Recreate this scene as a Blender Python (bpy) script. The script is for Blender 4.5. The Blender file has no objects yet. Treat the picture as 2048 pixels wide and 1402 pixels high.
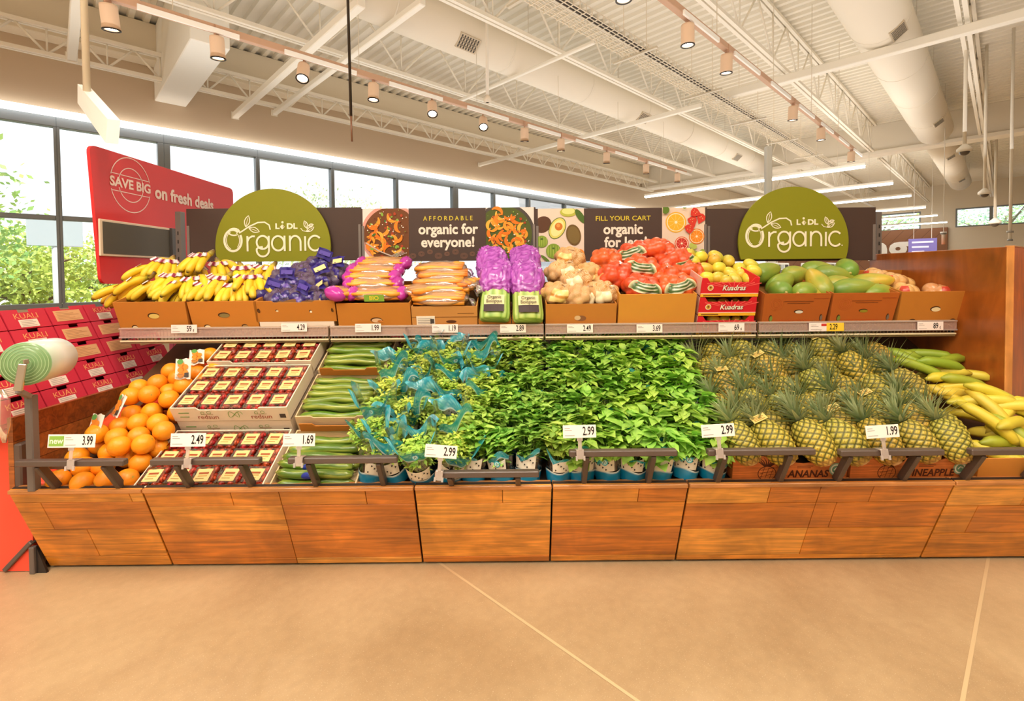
import bpy, bmesh, math, random
from mathutils import Vector, Matrix, noise
sin, cos, pi, R = math.sin, math.cos, math.pi, math.radians
S = bpy.context.scene
COL = S.collection

# ---------------------------------------------------------------- camera
F, H, PITCH, ROLL, YA = 950.0, 1.374, R(1.5), R(0.55), 575.0
CR = (Matrix.Rotation(pi/2 - PITCH, 4, 'X') @ Matrix.Rotation(-ROLL, 4, 'Z'))
cam_data = bpy.data.cameras.new('camera')
cam_data.sensor_width = 36.0
cam_data.lens = F/2048*36.0
cam_data.shift_y = (YA - 701)/2048
cam_data.clip_start = 0.05
cam_data.clip_end = 300
cam = bpy.data.objects.new('camera', cam_data)
COL.objects.link(cam)
cam.matrix_world = Matrix.Translation((0, 0, H)) @ CR
S.camera = cam

# ---------------------------------------------------------------- world, exposure
S.view_settings.view_transform = 'Standard'
S.view_settings.look = 'None'
S.view_settings.exposure = 0.36
S.view_settings.gamma = 1.0
S.view_settings.use_curve_mapping = False
world = bpy.data.worlds.new('world')
S.world = world
world.use_nodes = True
bg = world.node_tree.nodes['Background']
bg.inputs[0].default_value = (0.93, 0.97, 1.0, 1)
bg.inputs[1].default_value = 1.35
cy = S.cycles
cy.max_bounces = 7
cy.diffuse_bounces = 4
cy.glossy_bounces = 3
cy.transmission_bounces = 4
cy.transparent_max_bounces = 14
cy.caustics_reflective = False
cy.caustics_refractive = False
cy.sample_clamp_indirect = 4.0
cy.use_denoising = True
cy.use_adaptive_sampling = True
cy.adaptive_threshold = 0.03

# store axes: u runs along the window wall, v runs towards it
TH = R(46)
UX, UY, VX, VY = sin(TH), cos(TH), -cos(TH), sin(TH)
def uv(u, v, z=0.0): return Vector((u*UX + v*VX, u*UY + v*VY, z))
MUV = Matrix(((UX, VX, 0, 0), (UY, VY, 0, 0), (0, 0, 1, 0), (0, 0, 0, 1)))
UANG = math.atan2(UY, UX)

def lamp_area(name, loc, sx, sy, energy, color, rz=0.0):
    l = bpy.data.lights.new(name, 'AREA')
    l.shape = 'RECTANGLE'; l.size = sx; l.size_y = sy; l.energy = energy; l.color = color
    o = bpy.data.objects.new(name, l); COL.objects.link(o)
    o.location = loc; o.rotation_euler = (0, 0, rz)
    return o
WARM = (1.0, 0.89, 0.74)
# rows of store lamps over the aisle, running the same way as the linear lamps in view
for u, v in ((-3.4, -.6), (-1.6, 1.2), (.4, -.6), (2.4, -2.6)):
    lamp_area('aisle_lamp_light', uv(u, v, 4.15), 0.3, 4.4, 120 if u < 2 else 55, WARM, UANG)
for u, v in ((12.3, 4.4), (17, 1), (23, 2)):
    lamp_area('hall_lamp_light', uv(u, v, 3.5), 0.25, 5.0, 120, (1, .93, .82), UANG)
# unseen wide area lights facing up, added to brighten the roof deck
def uplight(u0, u1, v, z, w, e):
    o = lamp_area('deck_fill_light', uv((u0+u1)/2, v, z), (u1-u0), w, e, (.98, .98, .96), UANG)
    o.rotation_euler = (pi, 0, UANG)
uplight(-.5, 10.3, 5.6, 3.4, 4.0, 80); uplight(1.5, 12, 1.6, 3.4, 4.0, 75); uplight(-3, 8, -1.8, 3.6, 3.0, 60)
for u, v in ((13.2, 4.0), (20, 4.0)): uplight(u-2, u+2, v, 3.55, 6, 45)
sun = bpy.data.lights.new('sun', 'SUN'); sun.energy = 6.0; sun.angle = R(1.0); sun.color = (1, .93, .8)
sun_o = bpy.data.objects.new('sun', sun); COL.objects.link(sun_o)
_d = Vector((VX, VY, 0)) * 0.75 + Vector((0.12, 0.0, -1.0))          # comes over the roof from behind the shop
sun_o.rotation_euler = (-_d).to_track_quat('Z', 'Y').to_euler()

def ray(x, y): return CR.to_3x3() @ Vector(((x - 1024)/F, -(y - YA)/F, -1))
def at(x, y, Y):
    d = ray(x, y); return Vector((0, 0, H)) + d*(Y/d.y)
def atX(x, y, X):
    d = ray(x, y); return Vector((0, 0, H)) + d*(X/d.x)

# ---------------------------------------------------------------- colours and materials
def lin(c): return c/12.92 if c <= 0.04045 else ((c + 0.055)/1.055)**2.4
def hx(s):
    s = s.lstrip('#'); return tuple(lin(int(s[i:i+2], 16)/255) for i in (0, 2, 4))
def mixc(a, b, t): return tuple(a[i]*(1-t) + b[i]*t for i in range(3))
WHITE, BLACK = hx('f2ede4'), hx('1a1716')

def new_mat(name):
    m = bpy.data.materials.new(name); m.use_nodes = True
    nt = m.node_tree; b = nt.nodes['Principled BSDF']
    return m, nt, b
def nd(nt, t, **kw):
    n = nt.nodes.new(t)
    for k, v in kw.items(): setattr(n, k, v)
    return n
def vmat(name, rough=0.5, coat=0.0, rv=0.0, rh=0.0, metal=0.0, bump=None, spot=None, spec=0.5):
    """Principled material reading each mesh's own paint (attribute Col); rv, rh: per-object value and hue spread."""
    m, nt, b = new_mat(name)
    a = nd(nt, 'ShaderNodeAttribute', attribute_name='Col')
    out = a.outputs['Color']
    if spot:
        sc, colr, lo, hi = spot
        tc = nd(nt, 'ShaderNodeTexCoord'); nz = nd(nt, 'ShaderNodeTexNoise'); nz.inputs['Scale'].default_value = sc; nz.inputs['Detail'].default_value = 4
        rp = nd(nt, 'ShaderNodeMapRange'); rp.inputs[1].default_value = lo; rp.inputs[2].default_value = hi
        mx = nd(nt, 'ShaderNodeMix', data_type='RGBA'); mx.inputs['B'].default_value = (*colr, 1)
        nt.links.new(tc.outputs['Object'], nz.inputs['Vector']); nt.links.new(nz.outputs['Fac'], rp.inputs[0])
        nt.links.new(rp.outputs[0], mx.inputs['Factor']); nt.links.new(out, mx.inputs['A']); out = mx.outputs['Result']
    if rv or rh:
        oi = nd(nt, 'ShaderNodeObjectInfo'); hs = nd(nt, 'ShaderNodeHueSaturation')
        m1 = nd(nt, 'ShaderNodeMapRange'); m1.inputs[3].default_value = 1 - rv; m1.inputs[4].default_value = 1 + rv
        m2 = nd(nt, 'ShaderNodeMapRange'); m2.inputs[3].default_value = 0.5 - rh; m2.inputs[4].default_value = 0.5 + rh
        wn = nd(nt, 'ShaderNodeTexWhiteNoise', noise_dimensions='1D')
        nt.links.new(oi.outputs['Random'], m1.inputs[0]); nt.links.new(oi.outputs['Random'], wn.inputs['W']); nt.links.new(wn.outputs['Value'], m2.inputs[0])
        nt.links.new(m1.outputs[0], hs.inputs['Value']); nt.links.new(m2.outputs[0], hs.inputs['Hue']); nt.links.new(out, hs.inputs['Color']); out = hs.outputs['Color']
    nt.links.new(out, b.inputs['Base Color'])
    b.inputs['Roughness'].default_value = rough; b.inputs['Coat Weight'].default_value = coat; b.inputs['Metallic'].default_value = metal
    b.inputs['Coat Roughness'].default_value = 0.1; b.inputs['Specular IOR Level'].default_value = spec
    if bump:
        sc, st = bump
        tc = nd(nt, 'ShaderNodeTexCoord'); nz = nd(nt, 'ShaderNodeTexNoise'); nz.inputs['Scale'].default_value = sc; nz.inputs['Detail'].default_value = 3
        bp = nd(nt, 'ShaderNodeBump'); bp.inputs['Strength'].default_value = st; bp.inputs['Distance'].default_value = 0.004
        nt.links.new(tc.outputs['Object'], nz.inputs['Vector']); nt.links.new(nz.outputs['Fac'], bp.inputs['Height']); nt.links.new(bp.outputs[0], b.inputs['Normal'])
    return m
def emat(name, c, s):
    m, nt, b = new_mat(name)
    b.inputs['Base Color'].default_value = (*c, 1); b.inputs['Emission Color'].default_value = (*c, 1); b.inputs['Emission Strength'].default_value = s
    return m
def film(name, alpha_glossy=0.2, tint=(1, 1, 1), rough=0.12, body=0.0):
    """thin clear plastic: mostly see-through, with a sheen; body: share that is painted by the mesh's Col"""
    m, nt, b = new_mat(name)
    out = nt.nodes['Material Output']
    tr = nd(nt, 'ShaderNodeBsdfTransparent'); tr.inputs[0].default_value = (*tint, 1)
    gl = nd(nt, 'ShaderNodeBsdfGlossy'); gl.inputs['Roughness'].default_value = rough; gl.inputs[0].default_value = (1, 1, 1, 1)
    fr = nd(nt, 'ShaderNodeFresnel'); fr.inputs[0].default_value = 1.4
    ad = nd(nt, 'ShaderNodeMath', operation='MULTIPLY_ADD'); ad.inputs[1].default_value = 0.8; ad.inputs[2].default_value = alpha_glossy*0.35
    mx = nd(nt, 'ShaderNodeMixShader')
    nt.links.new(fr.outputs[0], ad.inputs[0]); nt.links.new(ad.outputs[0], mx.inputs[0])
    nt.links.new(tr.outputs[0], mx.inputs[1]); nt.links.new(gl.outputs[0], mx.inputs[2])
    last = mx.outputs[0]
    if body:
        a = nd(nt, 'ShaderNodeAttribute', attribute_name='Col'); df = nd(nt, 'ShaderNodeBsdfDiffuse'); m2 = nd(nt, 'ShaderNodeMixShader'); m2.inputs[0].default_value = body
        nt.links.new(a.outputs['Color'], df.inputs[0]); nt.links.new(last, m2.inputs[1]); nt.links.new(df.outputs[0], m2.inputs[2]); last = m2.outputs[0]
    nt.links.new(last, out.inputs[0])
    nt.nodes.remove(b)
    return m
def leafmat(name, rv=0.1, rh=0.02, trans=0.25):
    m = vmat(name, 0.45, 0.0, rv, rh)
    nt = m.node_tree; b = nt.nodes['Principled BSDF']; out = nt.nodes['Material Output']
    src = b.inputs['Base Color'].links[0].from_socket
    tl = nd(nt, 'ShaderNodeBsdfTranslucent'); mx = nd(nt, 'ShaderNodeMixShader'); mx.inputs[0].default_value = trans
    nt.links.new(src, tl.inputs[0]); nt.links.new(b.outputs[0], mx.inputs[1]); nt.links.new(tl.outputs[0], mx.inputs[2]); nt.links.new(mx.outputs[0], out.inputs[0])
    return m
def woodmat(name, scale=(1.5, 22, 22), dark=0.55, rough=0.35, coat=0.25):
    """painted plank colour (Col) with long grain and a few knots"""
    m, nt, b = new_mat(name)
    a = nd(nt, 'ShaderNodeAttribute', attribute_name='Col'); tc = nd(nt, 'ShaderNodeTexCoord'); mp = nd(nt, 'ShaderNodeMapping'); mp.inputs['Scale'].default_value = scale
    n1 = nd(nt, 'ShaderNodeTexNoise'); n1.inputs['Scale'].default_value = 1.6; n1.inputs['Detail'].default_value = 7; n1.inputs['Distortion'].default_value = 1.4
    n2 = nd(nt, 'ShaderNodeTexNoise'); n2.inputs['Scale'].default_value = 4.5; n2.inputs['Detail'].default_value = 3; n2.inputs['Distortion'].default_value = 0.8
    nt.links.new(tc.outputs['Object'], mp.inputs[0]); nt.links.new(mp.outputs[0], n1.inputs['Vector']); nt.links.new(tc.outputs['Object'], n2.inputs['Vector'])
    r1 = nd(nt, 'ShaderNodeMapRange'); r1.inputs[1].default_value = .3; r1.inputs[2].default_value = .7; r1.inputs[3].default_value = dark; r1.inputs[4].default_value = 1.18
    r2 = nd(nt, 'ShaderNodeMapRange'); r2.inputs[1].default_value = .3; r2.inputs[2].default_value = .7; r2.inputs[3].default_value = .72; r2.inputs[4].default_value = 1.2
    nt.links.new(n1.outputs['Fac'], r1.inputs[0]); nt.links.new(n2.outputs['Fac'], r2.inputs[0])
    mu = nd(nt, 'ShaderNodeMath', operation='MULTIPLY'); nt.links.new(r1.outputs[0], mu.inputs[0]); nt.links.new(r2.outputs[0], mu.inputs[1])
    vm = nd(nt, 'ShaderNodeVectorMath', operation='SCALE'); nt.links.new(a.outputs['Color'], vm.inputs[0]); nt.links.new(mu.outputs[0], vm.inputs['Scale'])
    nt.links.new(vm.outputs[0], b.inputs['Base Color'])
    b.inputs['Roughness'].default_value = rough; b.inputs['Coat Weight'].default_value = coat; b.inputs['Coat Roughness'].default_value = .25
    return m

M_PAINT = vmat('painted_surface', 0.55)
M_GLOSS = vmat('glossy_surface', 0.3, 0.3)
M_SATIN = vmat('satin_board', 0.42, 0.0, spec=.55)
M_METAL = vmat('coated_metal', 0.38, 0.0, metal=0.0)
M_CHROME = vmat('bright_metal', 0.25, metal=1.0)
M_CARD = vmat('cardboard', 0.75, rv=0.06, bump=(60, .05), spec=.2)
M_PRINT = vmat('printed_board', 0.5, spec=.3)
M_WOOD = woodmat('stained_wood')
M_WOODV = woodmat('stained_wood_panel', (5, 5, 1.2), .7, .3, .35)
M_CLEAR = film('clear_plastic', .25)
M_SLEEVE = film('plant_sleeve', .3, rough=.15)
M_RAIL = film('frosted_rail', .5, (1, .93, .9), .2, .3)
M_LEAF = leafmat('herb_leaf')
M_LAMP = emat('lamp_glow', (1, .93, .82), 14)
M_TUBE = emat('tube_glow', (1, .97, .92), 9)

# ---------------------------------------------------------------- mesh building
class MB:
    def __init__(self): self.v = []; self.f = []; self.c = []; self.sm = []
    def add(self, verts, faces, col, M=None, smooth=False):
        """col: one colour, or a list with one colour per vertex"""
        n = len(self.v)
        vs = [Vector(p) for p in verts]
        if M is not None: vs = [M @ p for p in vs]
        self.v += vs
        self.c += ([col]*len(vs) if not isinstance(col, list) else col)
        self.f += [tuple(i + n for i in f) for f in faces]
        self.sm += [smooth]*len(faces)
        return self
    def box(self, x0, x1, y0, y1, z0, z1, col, M=None, ch=0.0):
        if x1 < x0: x0, x1 = x1, x0
        if y1 < y0: y0, y1 = y1, y0
        if z1 < z0: z0, z1 = z1, z0
        if ch <= 0:
            vs = [(x, y, z) for x in (x0, x1) for y in (y0, y1) for z in (z0, z1)]
            return self.add(vs, [(0, 1, 3, 2), (4, 6, 7, 5), (0, 4, 5, 1), (2, 3, 7, 6), (0, 2, 6, 4), (1, 5, 7, 3)], col, M)
        ch = min(ch, (x1-x0)*.49, (y1-y0)*.49, (z1-z0)*.49)
        vs = []; idx = {}
        for i, x in enumerate((x0, x1)):
            for j, y in enumerate((y0, y1)):
                for k, z in enumerate((z0, z1)):
                    xi = x + (ch, -ch)[i]; yi = y + (ch, -ch)[j]; zi = z + (ch, -ch)[k]
                    idx[i, j, k] = len(vs); vs += [(x, yi, zi), (xi, y, zi), (xi, yi, z)]
        fs = []
        g = lambda i, j, k, a: idx[i, j, k] + a
        for i in (0, 1):
            q = [g(i, 0, 0, 0), g(i, 1, 0, 0), g(i, 1, 1, 0), g(i, 0, 1, 0)]; fs.append(tuple(q if i else q[::-1]))
            q = [g(0, i, 0, 1), g(0, i, 1, 1), g(1, i, 1, 1), g(1, i, 0, 1)]; fs.append(tuple(q if i else q[::-1]))
            q = [g(0, 0, i, 2), g(1, 0, i, 2), g(1, 1, i, 2), g(0, 1, i, 2)]; fs.append(tuple(q if i else q[::-1]))
        for a in (0, 1):
            for b_ in (0, 1):
                fs.append((g(a, b_, 0, 0), g(a, b_, 1, 0), g(a, b_, 1, 1), g(a, b_, 0, 1)))
                fs.append((g(a, 0, b_, 0), g(a, 1, b_, 0), g(a, 1, b_, 2), g(a, 0, b_, 2)))
                fs.append((g(0, a, b_, 1), g(1, a, b_, 1), g(1, a, b_, 2), g(0, a, b_, 2)))
        for k in idx.values(): fs.append((k, k+1, k+2))
        return self.add(vs, fs, col, M)
    def bar(self, a, b, w, h, col, ch=0.0, up=(0, 0, 1)):
        """a rectangular bar from a to b, w wide, h high"""
        a, b = Vector(a), Vector(b); d = b - a; L = d.length; d.normalize()
        s = d.cross(Vector(up))
        if s.length < 1e-4: s = d.cross(Vector((0, 1, 0)))
        s.normalize(); t = s.cross(d)
        M = Matrix(((s.x, d.x, t.x, a.x), (s.y, d.y, t.y, a.y), (s.z, d.z, t.z, a.z), (0, 0, 0, 1)))
        return self.box(-w/2, w/2, 0, L, -h/2, h/2, col, M, ch)
    def tube(self, pts, r, n, col, M=None, cap=True, flat=1.0, up=(0, 0, 1)):
        pts = [Vector(p) for p in pts]; m = len(pts)
        rs = r if isinstance(r, (list, tuple)) else [r]*m
        vs = []; cs = []
        ref = Vector(up)
        for i, p in enumerate(pts):
            d = (pts[min(i+1, m-1)] - pts[max(i-1, 0)]).normalized()
            s = d.cross(ref)
            if s.length < 1e-3: s = d.cross(Vector((1, 0.3, 0)))
            s.normalize(); t = s.cross(d); ref = t
            for k in range(n):
                a = 2*pi*k/n
                vs.append(p + s*cos(a)*rs[i] + t*sin(a)*rs[i]*flat)
                if isinstance(col, list): cs.append(col[i])
        fs = [(i*n+k, i*n+(k+1) % n, (i+1)*n+(k+1) % n, (i+1)*n+k) for i in range(m-1) for k in range(n)]
        if cap: fs += [tuple(range(n))[::-1], tuple((m-1)*n+k for k in range(n))]
        return self.add(vs, fs, cs if isinstance(col, list) else col, M, n > 5)
    def lathe(self, prof, n, col, M=None, smooth=True, cap=True):
        vs = []; cs = []
        for i, (r, z) in enumerate(prof):
            for k in range(n):
                a = 2*pi*k/n; vs.append((r*cos(a), r*sin(a), z))
                if isinstance(col, list): cs.append(col[i])
        m = len(prof)
        fs = [(i*n+k, i*n+(k+1) % n, (i+1)*n+(k+1) % n, (i+1)*n+k) for i in range(m-1) for k in range(n)]
        if cap: fs += [tuple(range(n))[::-1], tuple((m-1)*n+k for k in range(n))]
        return self.add(vs, fs, cs if isinstance(col, list) else col, M, smooth)
    def ball(self, fn, nu, nv, col, M=None):
        """star-shaped closed surface, fn(direction) -> radius (or a point); col may be a function of the direction"""
        vs = []; cs = []
        dirs = [Vector((0, 0, -1))]
        for j in range(1, nv):
            ph = -pi/2 + pi*j/nv
            for i in range(nu): dirs.append(Vector((cos(ph)*cos(2*pi*i/nu), cos(ph)*sin(2*pi*i/nu), sin(ph))))
        dirs.append(Vector((0, 0, 1)))
        for d in dirs:
            r = fn(d); vs.append(d*r if not isinstance(r, Vector) else r)
            if callable(col): cs.append(col(d))
        fs = []
        for i in range(nu): fs.append((0, 1+(i+1) % nu, 1+i))
        for j in range(nv-2):
            for i in range(nu):
                a = 1+j*nu+i; b = 1+j*nu+(i+1) % nu; fs.append((a, b, b+nu, a+nu))
        t = len(dirs)-1; o = 1+(nv-2)*nu
        for i in range(nu): fs.append((t, o+i, o+(i+1) % nu))
        return self.add(vs, fs, cs if callable(col) else col, M, True)
    def sph(self, c, r, nu, nv, col, M=None):
        r = r if isinstance(r, (tuple, list)) else (r, r, r)
        T = Matrix.Translation(c) @ Matrix.Diagonal((*r, 1))
        return self.ball(lambda d: 1.0, nu, nv, col, (M @ T) if M is not None else T)
    def plate(self, poly, y0, y1, col, M=None):
        """2D outline (x, z) given thickness from y0 (front) to y1"""
        n = len(poly)
        vs = [(x, y0, z) for x, z in poly] + [(x, y1, z) for x, z in poly]
        fs = [tuple(range(n)), tuple(range(2*n-1, n-1, -1))] + [(i, i+n, (i+1) % n + n, (i+1) % n) for i in range(n)]
        return self.add(vs, fs, col, M)
    def flat(self, poly, y, col, M=None):
        return self.add([(x, y, z) for x, z in poly], [tuple(range(len(poly)))], col, M)
    def stroke(self, pts, w, y, col, M=None):
        """flat ribbon of width w along a polyline in the (x, z) plane"""
        vs = []; n = len(pts)
        for i in range(n):
            a = pts[max(i-1, 0)]; b = pts[min(i+1, n-1)]
            dx, dz = b[0]-a[0], b[1]-a[1]; L = math.hypot(dx, dz) or 1
            ww = w[i] if isinstance(w, list) else w
            px, pz = -dz/L*ww/2, dx/L*ww/2
            vs += [(pts[i][0]+px, y, pts[i][1]+pz), (pts[i][0]-px, y, pts[i][1]-pz)]
        return self.add(vs, [(2*i, 2*i+1, 2*i+3, 2*i+2) for i in range(n-1)], col, M)
    def disc(self, x, z, r, y, col, n=20, M=None, rz=None, rot=0.0):
        rz = rz or r
        p = [(r*cos(2*pi*i/n), rz*sin(2*pi*i/n)) for i in range(n)]
        return self.flat([(x+a*cos(rot)-b*sin(rot), z+a*sin(rot)+b*cos(rot)) for a, b in p], y, col, M)
    def text(self, s, x, z, size, y, col, M=None, sx=1.0, bold=0.0, align='CENTER', shear=0.0):
        vs, fs = glyphs(s, bold, align, shear)
        return self.add([(x + a*size*sx, y, z + b*size) for a, b in vs], fs, col, M)
    def mesh(self, name):
        me = bpy.data.meshes.new(name)
        me.from_pydata([tuple(p) for p in self.v], [], self.f)
        at_ = me.color_attributes.new('Col', 'FLOAT_COLOR', 'POINT')
        buf = [0.0]*(4*len(self.v))
        for i, c in enumerate(self.c): buf[4*i:4*i+4] = (c[0], c[1], c[2], 1.0)
        at_.data.foreach_set('color', buf)
        me.polygons.foreach_set('use_smooth', self.sm)
        me.update()
        return me
    def build(self, name, mat, parent=None, M=None):
        me = self.mesh(name); me.materials.append(mat)
        o = bpy.data.objects.new(name, me); COL.objects.link(o)
        if parent is not None: o.parent = parent
        if M is not None: o.matrix_local = M
        return o

_gc = {}
def glyphs(s, bold=0.0, align='CENTER', shear=0.0):
    k = (s, bold, align, shear)
    if k not in _gc:
        cu = bpy.data.curves.new('lettering', 'FONT'); cu.body = s; cu.size = 1.0; cu.offset = bold; cu.align_x = align; cu.align_y = 'CENTER'; cu.shear = shear
        cu.resolution_u = 3
        o = bpy.data.objects.new('lettering', cu); COL.objects.link(o)
        dg = bpy.context.evaluated_depsgraph_get()
        me = bpy.data.meshes.new_from_object(o.evaluated_get(dg))
        _gc[k] = ([(v.co.x, v.co.y) for v in me.vertices], [tuple(p.vertices) for p in me.polygons])
        bpy.data.objects.remove(o); bpy.data.curves.remove(cu); bpy.data.meshes.remove(me)
    return _gc[k]

def tag(o, label=None, cat=None, group=None, kind=None):
    if label: o['label'] = label
    if cat: o['category'] = cat
    if group: o['group'] = group
    if kind: o['kind'] = kind
    return o
def empty(name, loc=(0, 0, 0), rot=(0, 0, 0), label=None, cat=None, group=None):
    o = bpy.data.objects.new(name, None); COL.objects.link(o)
    o.empty_display_size = .05
    o.location = loc; o.rotation_euler = rot
    return tag(o, label, cat, group)
def struct(name, mb, mat, M=None, label=None, parent=None):
    o = mb.build(name, mat, parent, M)
    if parent is None: tag(o, label, kind='structure')
    return o
def dup(root, label=None, group=None, M=None):
    r = root.copy(); COL.objects.link(r)
    for ch in list(root.children):
        c = ch.copy(); COL.objects.link(c); c.parent = r
        for g in ch.children:
            d = g.copy(); COL.objects.link(d); d.parent = c
    if label: r['label'] = label
    if group: r['group'] = group
    if M is not None: r.matrix_world = M
    return r
def place(protos, state, M, label, cat, group, variant=0):
    """the first use of a prototype moves the prototype itself, later ones copy it"""
    p = protos[variant % len(protos)]
    if id(p) not in state:
        state.add(id(p)); o = p; o.matrix_world = M
    else: o = dup(p, M=M)
    tag(o, label, cat, group)
    return o
def TR(loc, rx=0, ry=0, rz=0, s=1.0):
    return Matrix.Translation(loc) @ Matrix.Rotation(rz, 4, 'Z') @ Matrix.Rotation(rx, 4, 'X') @ Matrix.Rotation(ry, 4, 'Y') @ Matrix.Scale(s, 4)
def axes(o, ex, ey, ez):
    return Matrix(((ex[0], ey[0], ez[0], o[0]), (ex[1], ey[1], ez[1], o[1]), (ex[2], ey[2], ez[2], o[2]), (0, 0, 0, 1)))
ORD = ['first', 'second', 'third', 'fourth', 'fifth', 'sixth', 'seventh', 'eighth', 'ninth', 'tenth', 'eleventh', 'twelfth', 'thirteenth', 'fourteenth', 'fifteenth', 'sixteenth', 'seventeenth', 'eighteenth']
def nth(i, n):
    """place i of n counted from the left"""
    if n == 1: return 'alone'
    if i == 0: return 'leftmost'
    if i == n-1: return 'rightmost'
    return ORD[i] + ' from the left'
# ================================================================ the room
CREAM, TAN, OFFW = hx('efe6d6'), hx('cdb9a0'), hx('f4eee2')
# floor of polished concrete
def floor_mat():
    m, nt, b = new_mat('polished_concrete')
    tc = nd(nt, 'ShaderNodeTexCoord')
    def nz(sc, det, dist=0): 
        n = nd(nt, 'ShaderNodeTexNoise'); n.inputs['Scale'].default_value = sc; n.inputs['Detail'].default_value = det; n.inputs['Distortion'].default_value = dist
        nt.links.new(tc.outputs['Object'], n.inputs['Vector']); return n
    a, c, s = nz(1.1, 5, .4), nz(26, 4), nz(230, 2)
    r = nd(nt, 'ShaderNodeValToRGB'); e = r.color_ramp.elements
    e[0].position = .33; e[0].color = (*hx('a78a66'), 1); e[1].position = .68; e[1].color = (*hx('c9ae87'), 1)
    nt.links.new(a.outputs['Fac'], r.inputs[0])
    m1 = nd(nt, 'ShaderNodeMapRange'); m1.inputs[1].default_value = .35; m1.inputs[2].default_value = .65; m1.inputs[3].default_value = .95; m1.inputs[4].default_value = 1.03
    nt.links.new(c.outputs['Fac'], m1.inputs[0])
    m2 = nd(nt, 'ShaderNodeMapRange'); m2.inputs[1].default_value = .62; m2.inputs[2].default_value = .74; m2.inputs[3].default_value = 0; m2.inputs[4].default_value = .5
    nt.links.new(s.outputs['Fac'], m2.inputs[0])
    sc = nd(nt, 'ShaderNodeVectorMath', operation='SCALE'); nt.links.new(r.outputs[0], sc.inputs[0]); nt.links.new(m1.outputs[0], sc.inputs['Scale'])
    mx = nd(nt, 'ShaderNodeMix', data_type='RGBA'); mx.inputs['B'].default_value = (*hx('e2d2b4'), 1)
    nt.links.new(sc.outputs[0], mx.inputs['A']); nt.links.new(m2.outputs[0], mx.inputs['Factor']); nt.links.new(mx.outputs['Result'], b.inputs['Base Color'])
    b.inputs['Roughness'].default_value = .33; b.inputs['Specular IOR Level'].default_value = .45
    return m
mb = MB(); mb.box(-12, 31, -12, 9.8, -.2, 0, CREAM)
struct('floor', mb, floor_mat(), MUV, 'polished tan concrete floor')
def joint(name, p, q, w):
    p, q = Vector((*p, 0)), Vector((*q, 0)); d = (q-p).normalized(); s = Vector((-d.y, d.x, 0))*w/2
    j = MB(); j.add([p+s, p-s, q-s, q+s], [(0, 1, 2, 3)], hx('cfb48a')); j.v = [v+Vector((0, 0, .0012)) for v in j.v]
    struct(name, j, M_PAINT, None, 'pale saw-cut joint in the concrete floor')
def onfloor(x, y):
    d = ray(x, y); k = -H/d.z; return (d.x*k, d.y*k)
def ext(a, b, t): return (a[0] + (b[0]-a[0])*t, a[1] + (b[1]-a[1])*t)
_a, _b = onfloor(885, 1130), onfloor(1275, 1402)
joint('floor_joint_1', ext(_a, _b, -2.2), ext(_a, _b, 1.8), .012)
_a, _b = onfloor(1978, 1110), onfloor(1925, 1402)
joint('floor_joint_2', ext(_a, _b, -4), ext(_a, _b, 1.8), .012)

# corrugated steel roof deck, ribs run towards the window wall
mb = MB(); vs = []; fs = []; u = -8.0; per = .19
while u < 31:
    for du, dz in ((0, 0), (.07, 0), (.09, .05), (.17, .05)):
        vs += [(u+du, -12, 5.4+dz), (u+du, 9.85, 5.4+dz)]
    u += per
fs = [(2*i, 2*i+1, 2*i+3, 2*i+2) for i in range(len(vs)//2-1)]
mb.add(vs, fs, hx('f1eadb'))
mb.box(-8, 31, -12, 9.85, 5.5, 5.6, hx('f1eadb'))
struct('ceiling', mb, M_PAINT, MUV, 'cream corrugated metal roof deck')

# window wall
mb = MB(); mb.box(-6, 30.2, 9.7, 9.95, 3.84, 5.5, TAN)
struct('wall_window', mb, M_PAINT, MUV, 'tan wall above the long window band')
mb = MB(); mb.box(-6, 30.2, 9.7, 9.95, 0, .95, TAN)
struct('wall_below_window', mb, M_PAINT, MUV, 'tan wall under the long window band')
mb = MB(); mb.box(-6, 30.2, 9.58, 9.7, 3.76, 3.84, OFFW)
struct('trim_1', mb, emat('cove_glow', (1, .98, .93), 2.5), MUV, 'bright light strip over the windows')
GREY = hx('82898e')
edges = [-4.2, -2.75, -1.3, .09, 1.38, 2.81, 4.24, 5.75, 7.43, 8.76, 10.15, 11.8, 13.5, 15.2]
gm = film('window_glass', .1, (.97, .99, 1), .02)
for i in range(len(edges)-1):
    a, b = edges[i], edges[i+1]
    wide = .085 if abs(a-1.38) < .01 or abs(a-7.43) < .01 else .035
    wideb = .085 if abs(b-1.38) < .01 or abs(b-7.43) < .01 else .035
    f = MB()
    f.box(a, b, 9.72, 9.86, 3.62, 3.84, GREY, None, .006); f.box(a, b, 9.72, 9.86, .95, 1.02, GREY, None, .006)
    f.box(a, a+wide, 9.72, 9.86, 1.02, 3.62, GREY, None, .006); f.box(b-wideb, b, 9.72, 9.86, 1.02, 3.62, GREY, None, .006)
    f.box(a+wide, b-wideb, 9.73, 9.85, 2.25, 2.32, GREY, None, .006)
    fo = struct('window_%d' % (i+1), f, M_METAL, MUV, 'tall window with a dark metal frame')
    g = MB(); g.box(a+wide, b-wideb, 9.785, 9.795, 1.02, 2.25, WHITE); g.box(a+wide, b-wideb, 9.785, 9.795, 2.32, 3.62, WHITE)
    g.build('pane', gm, fo)

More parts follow.
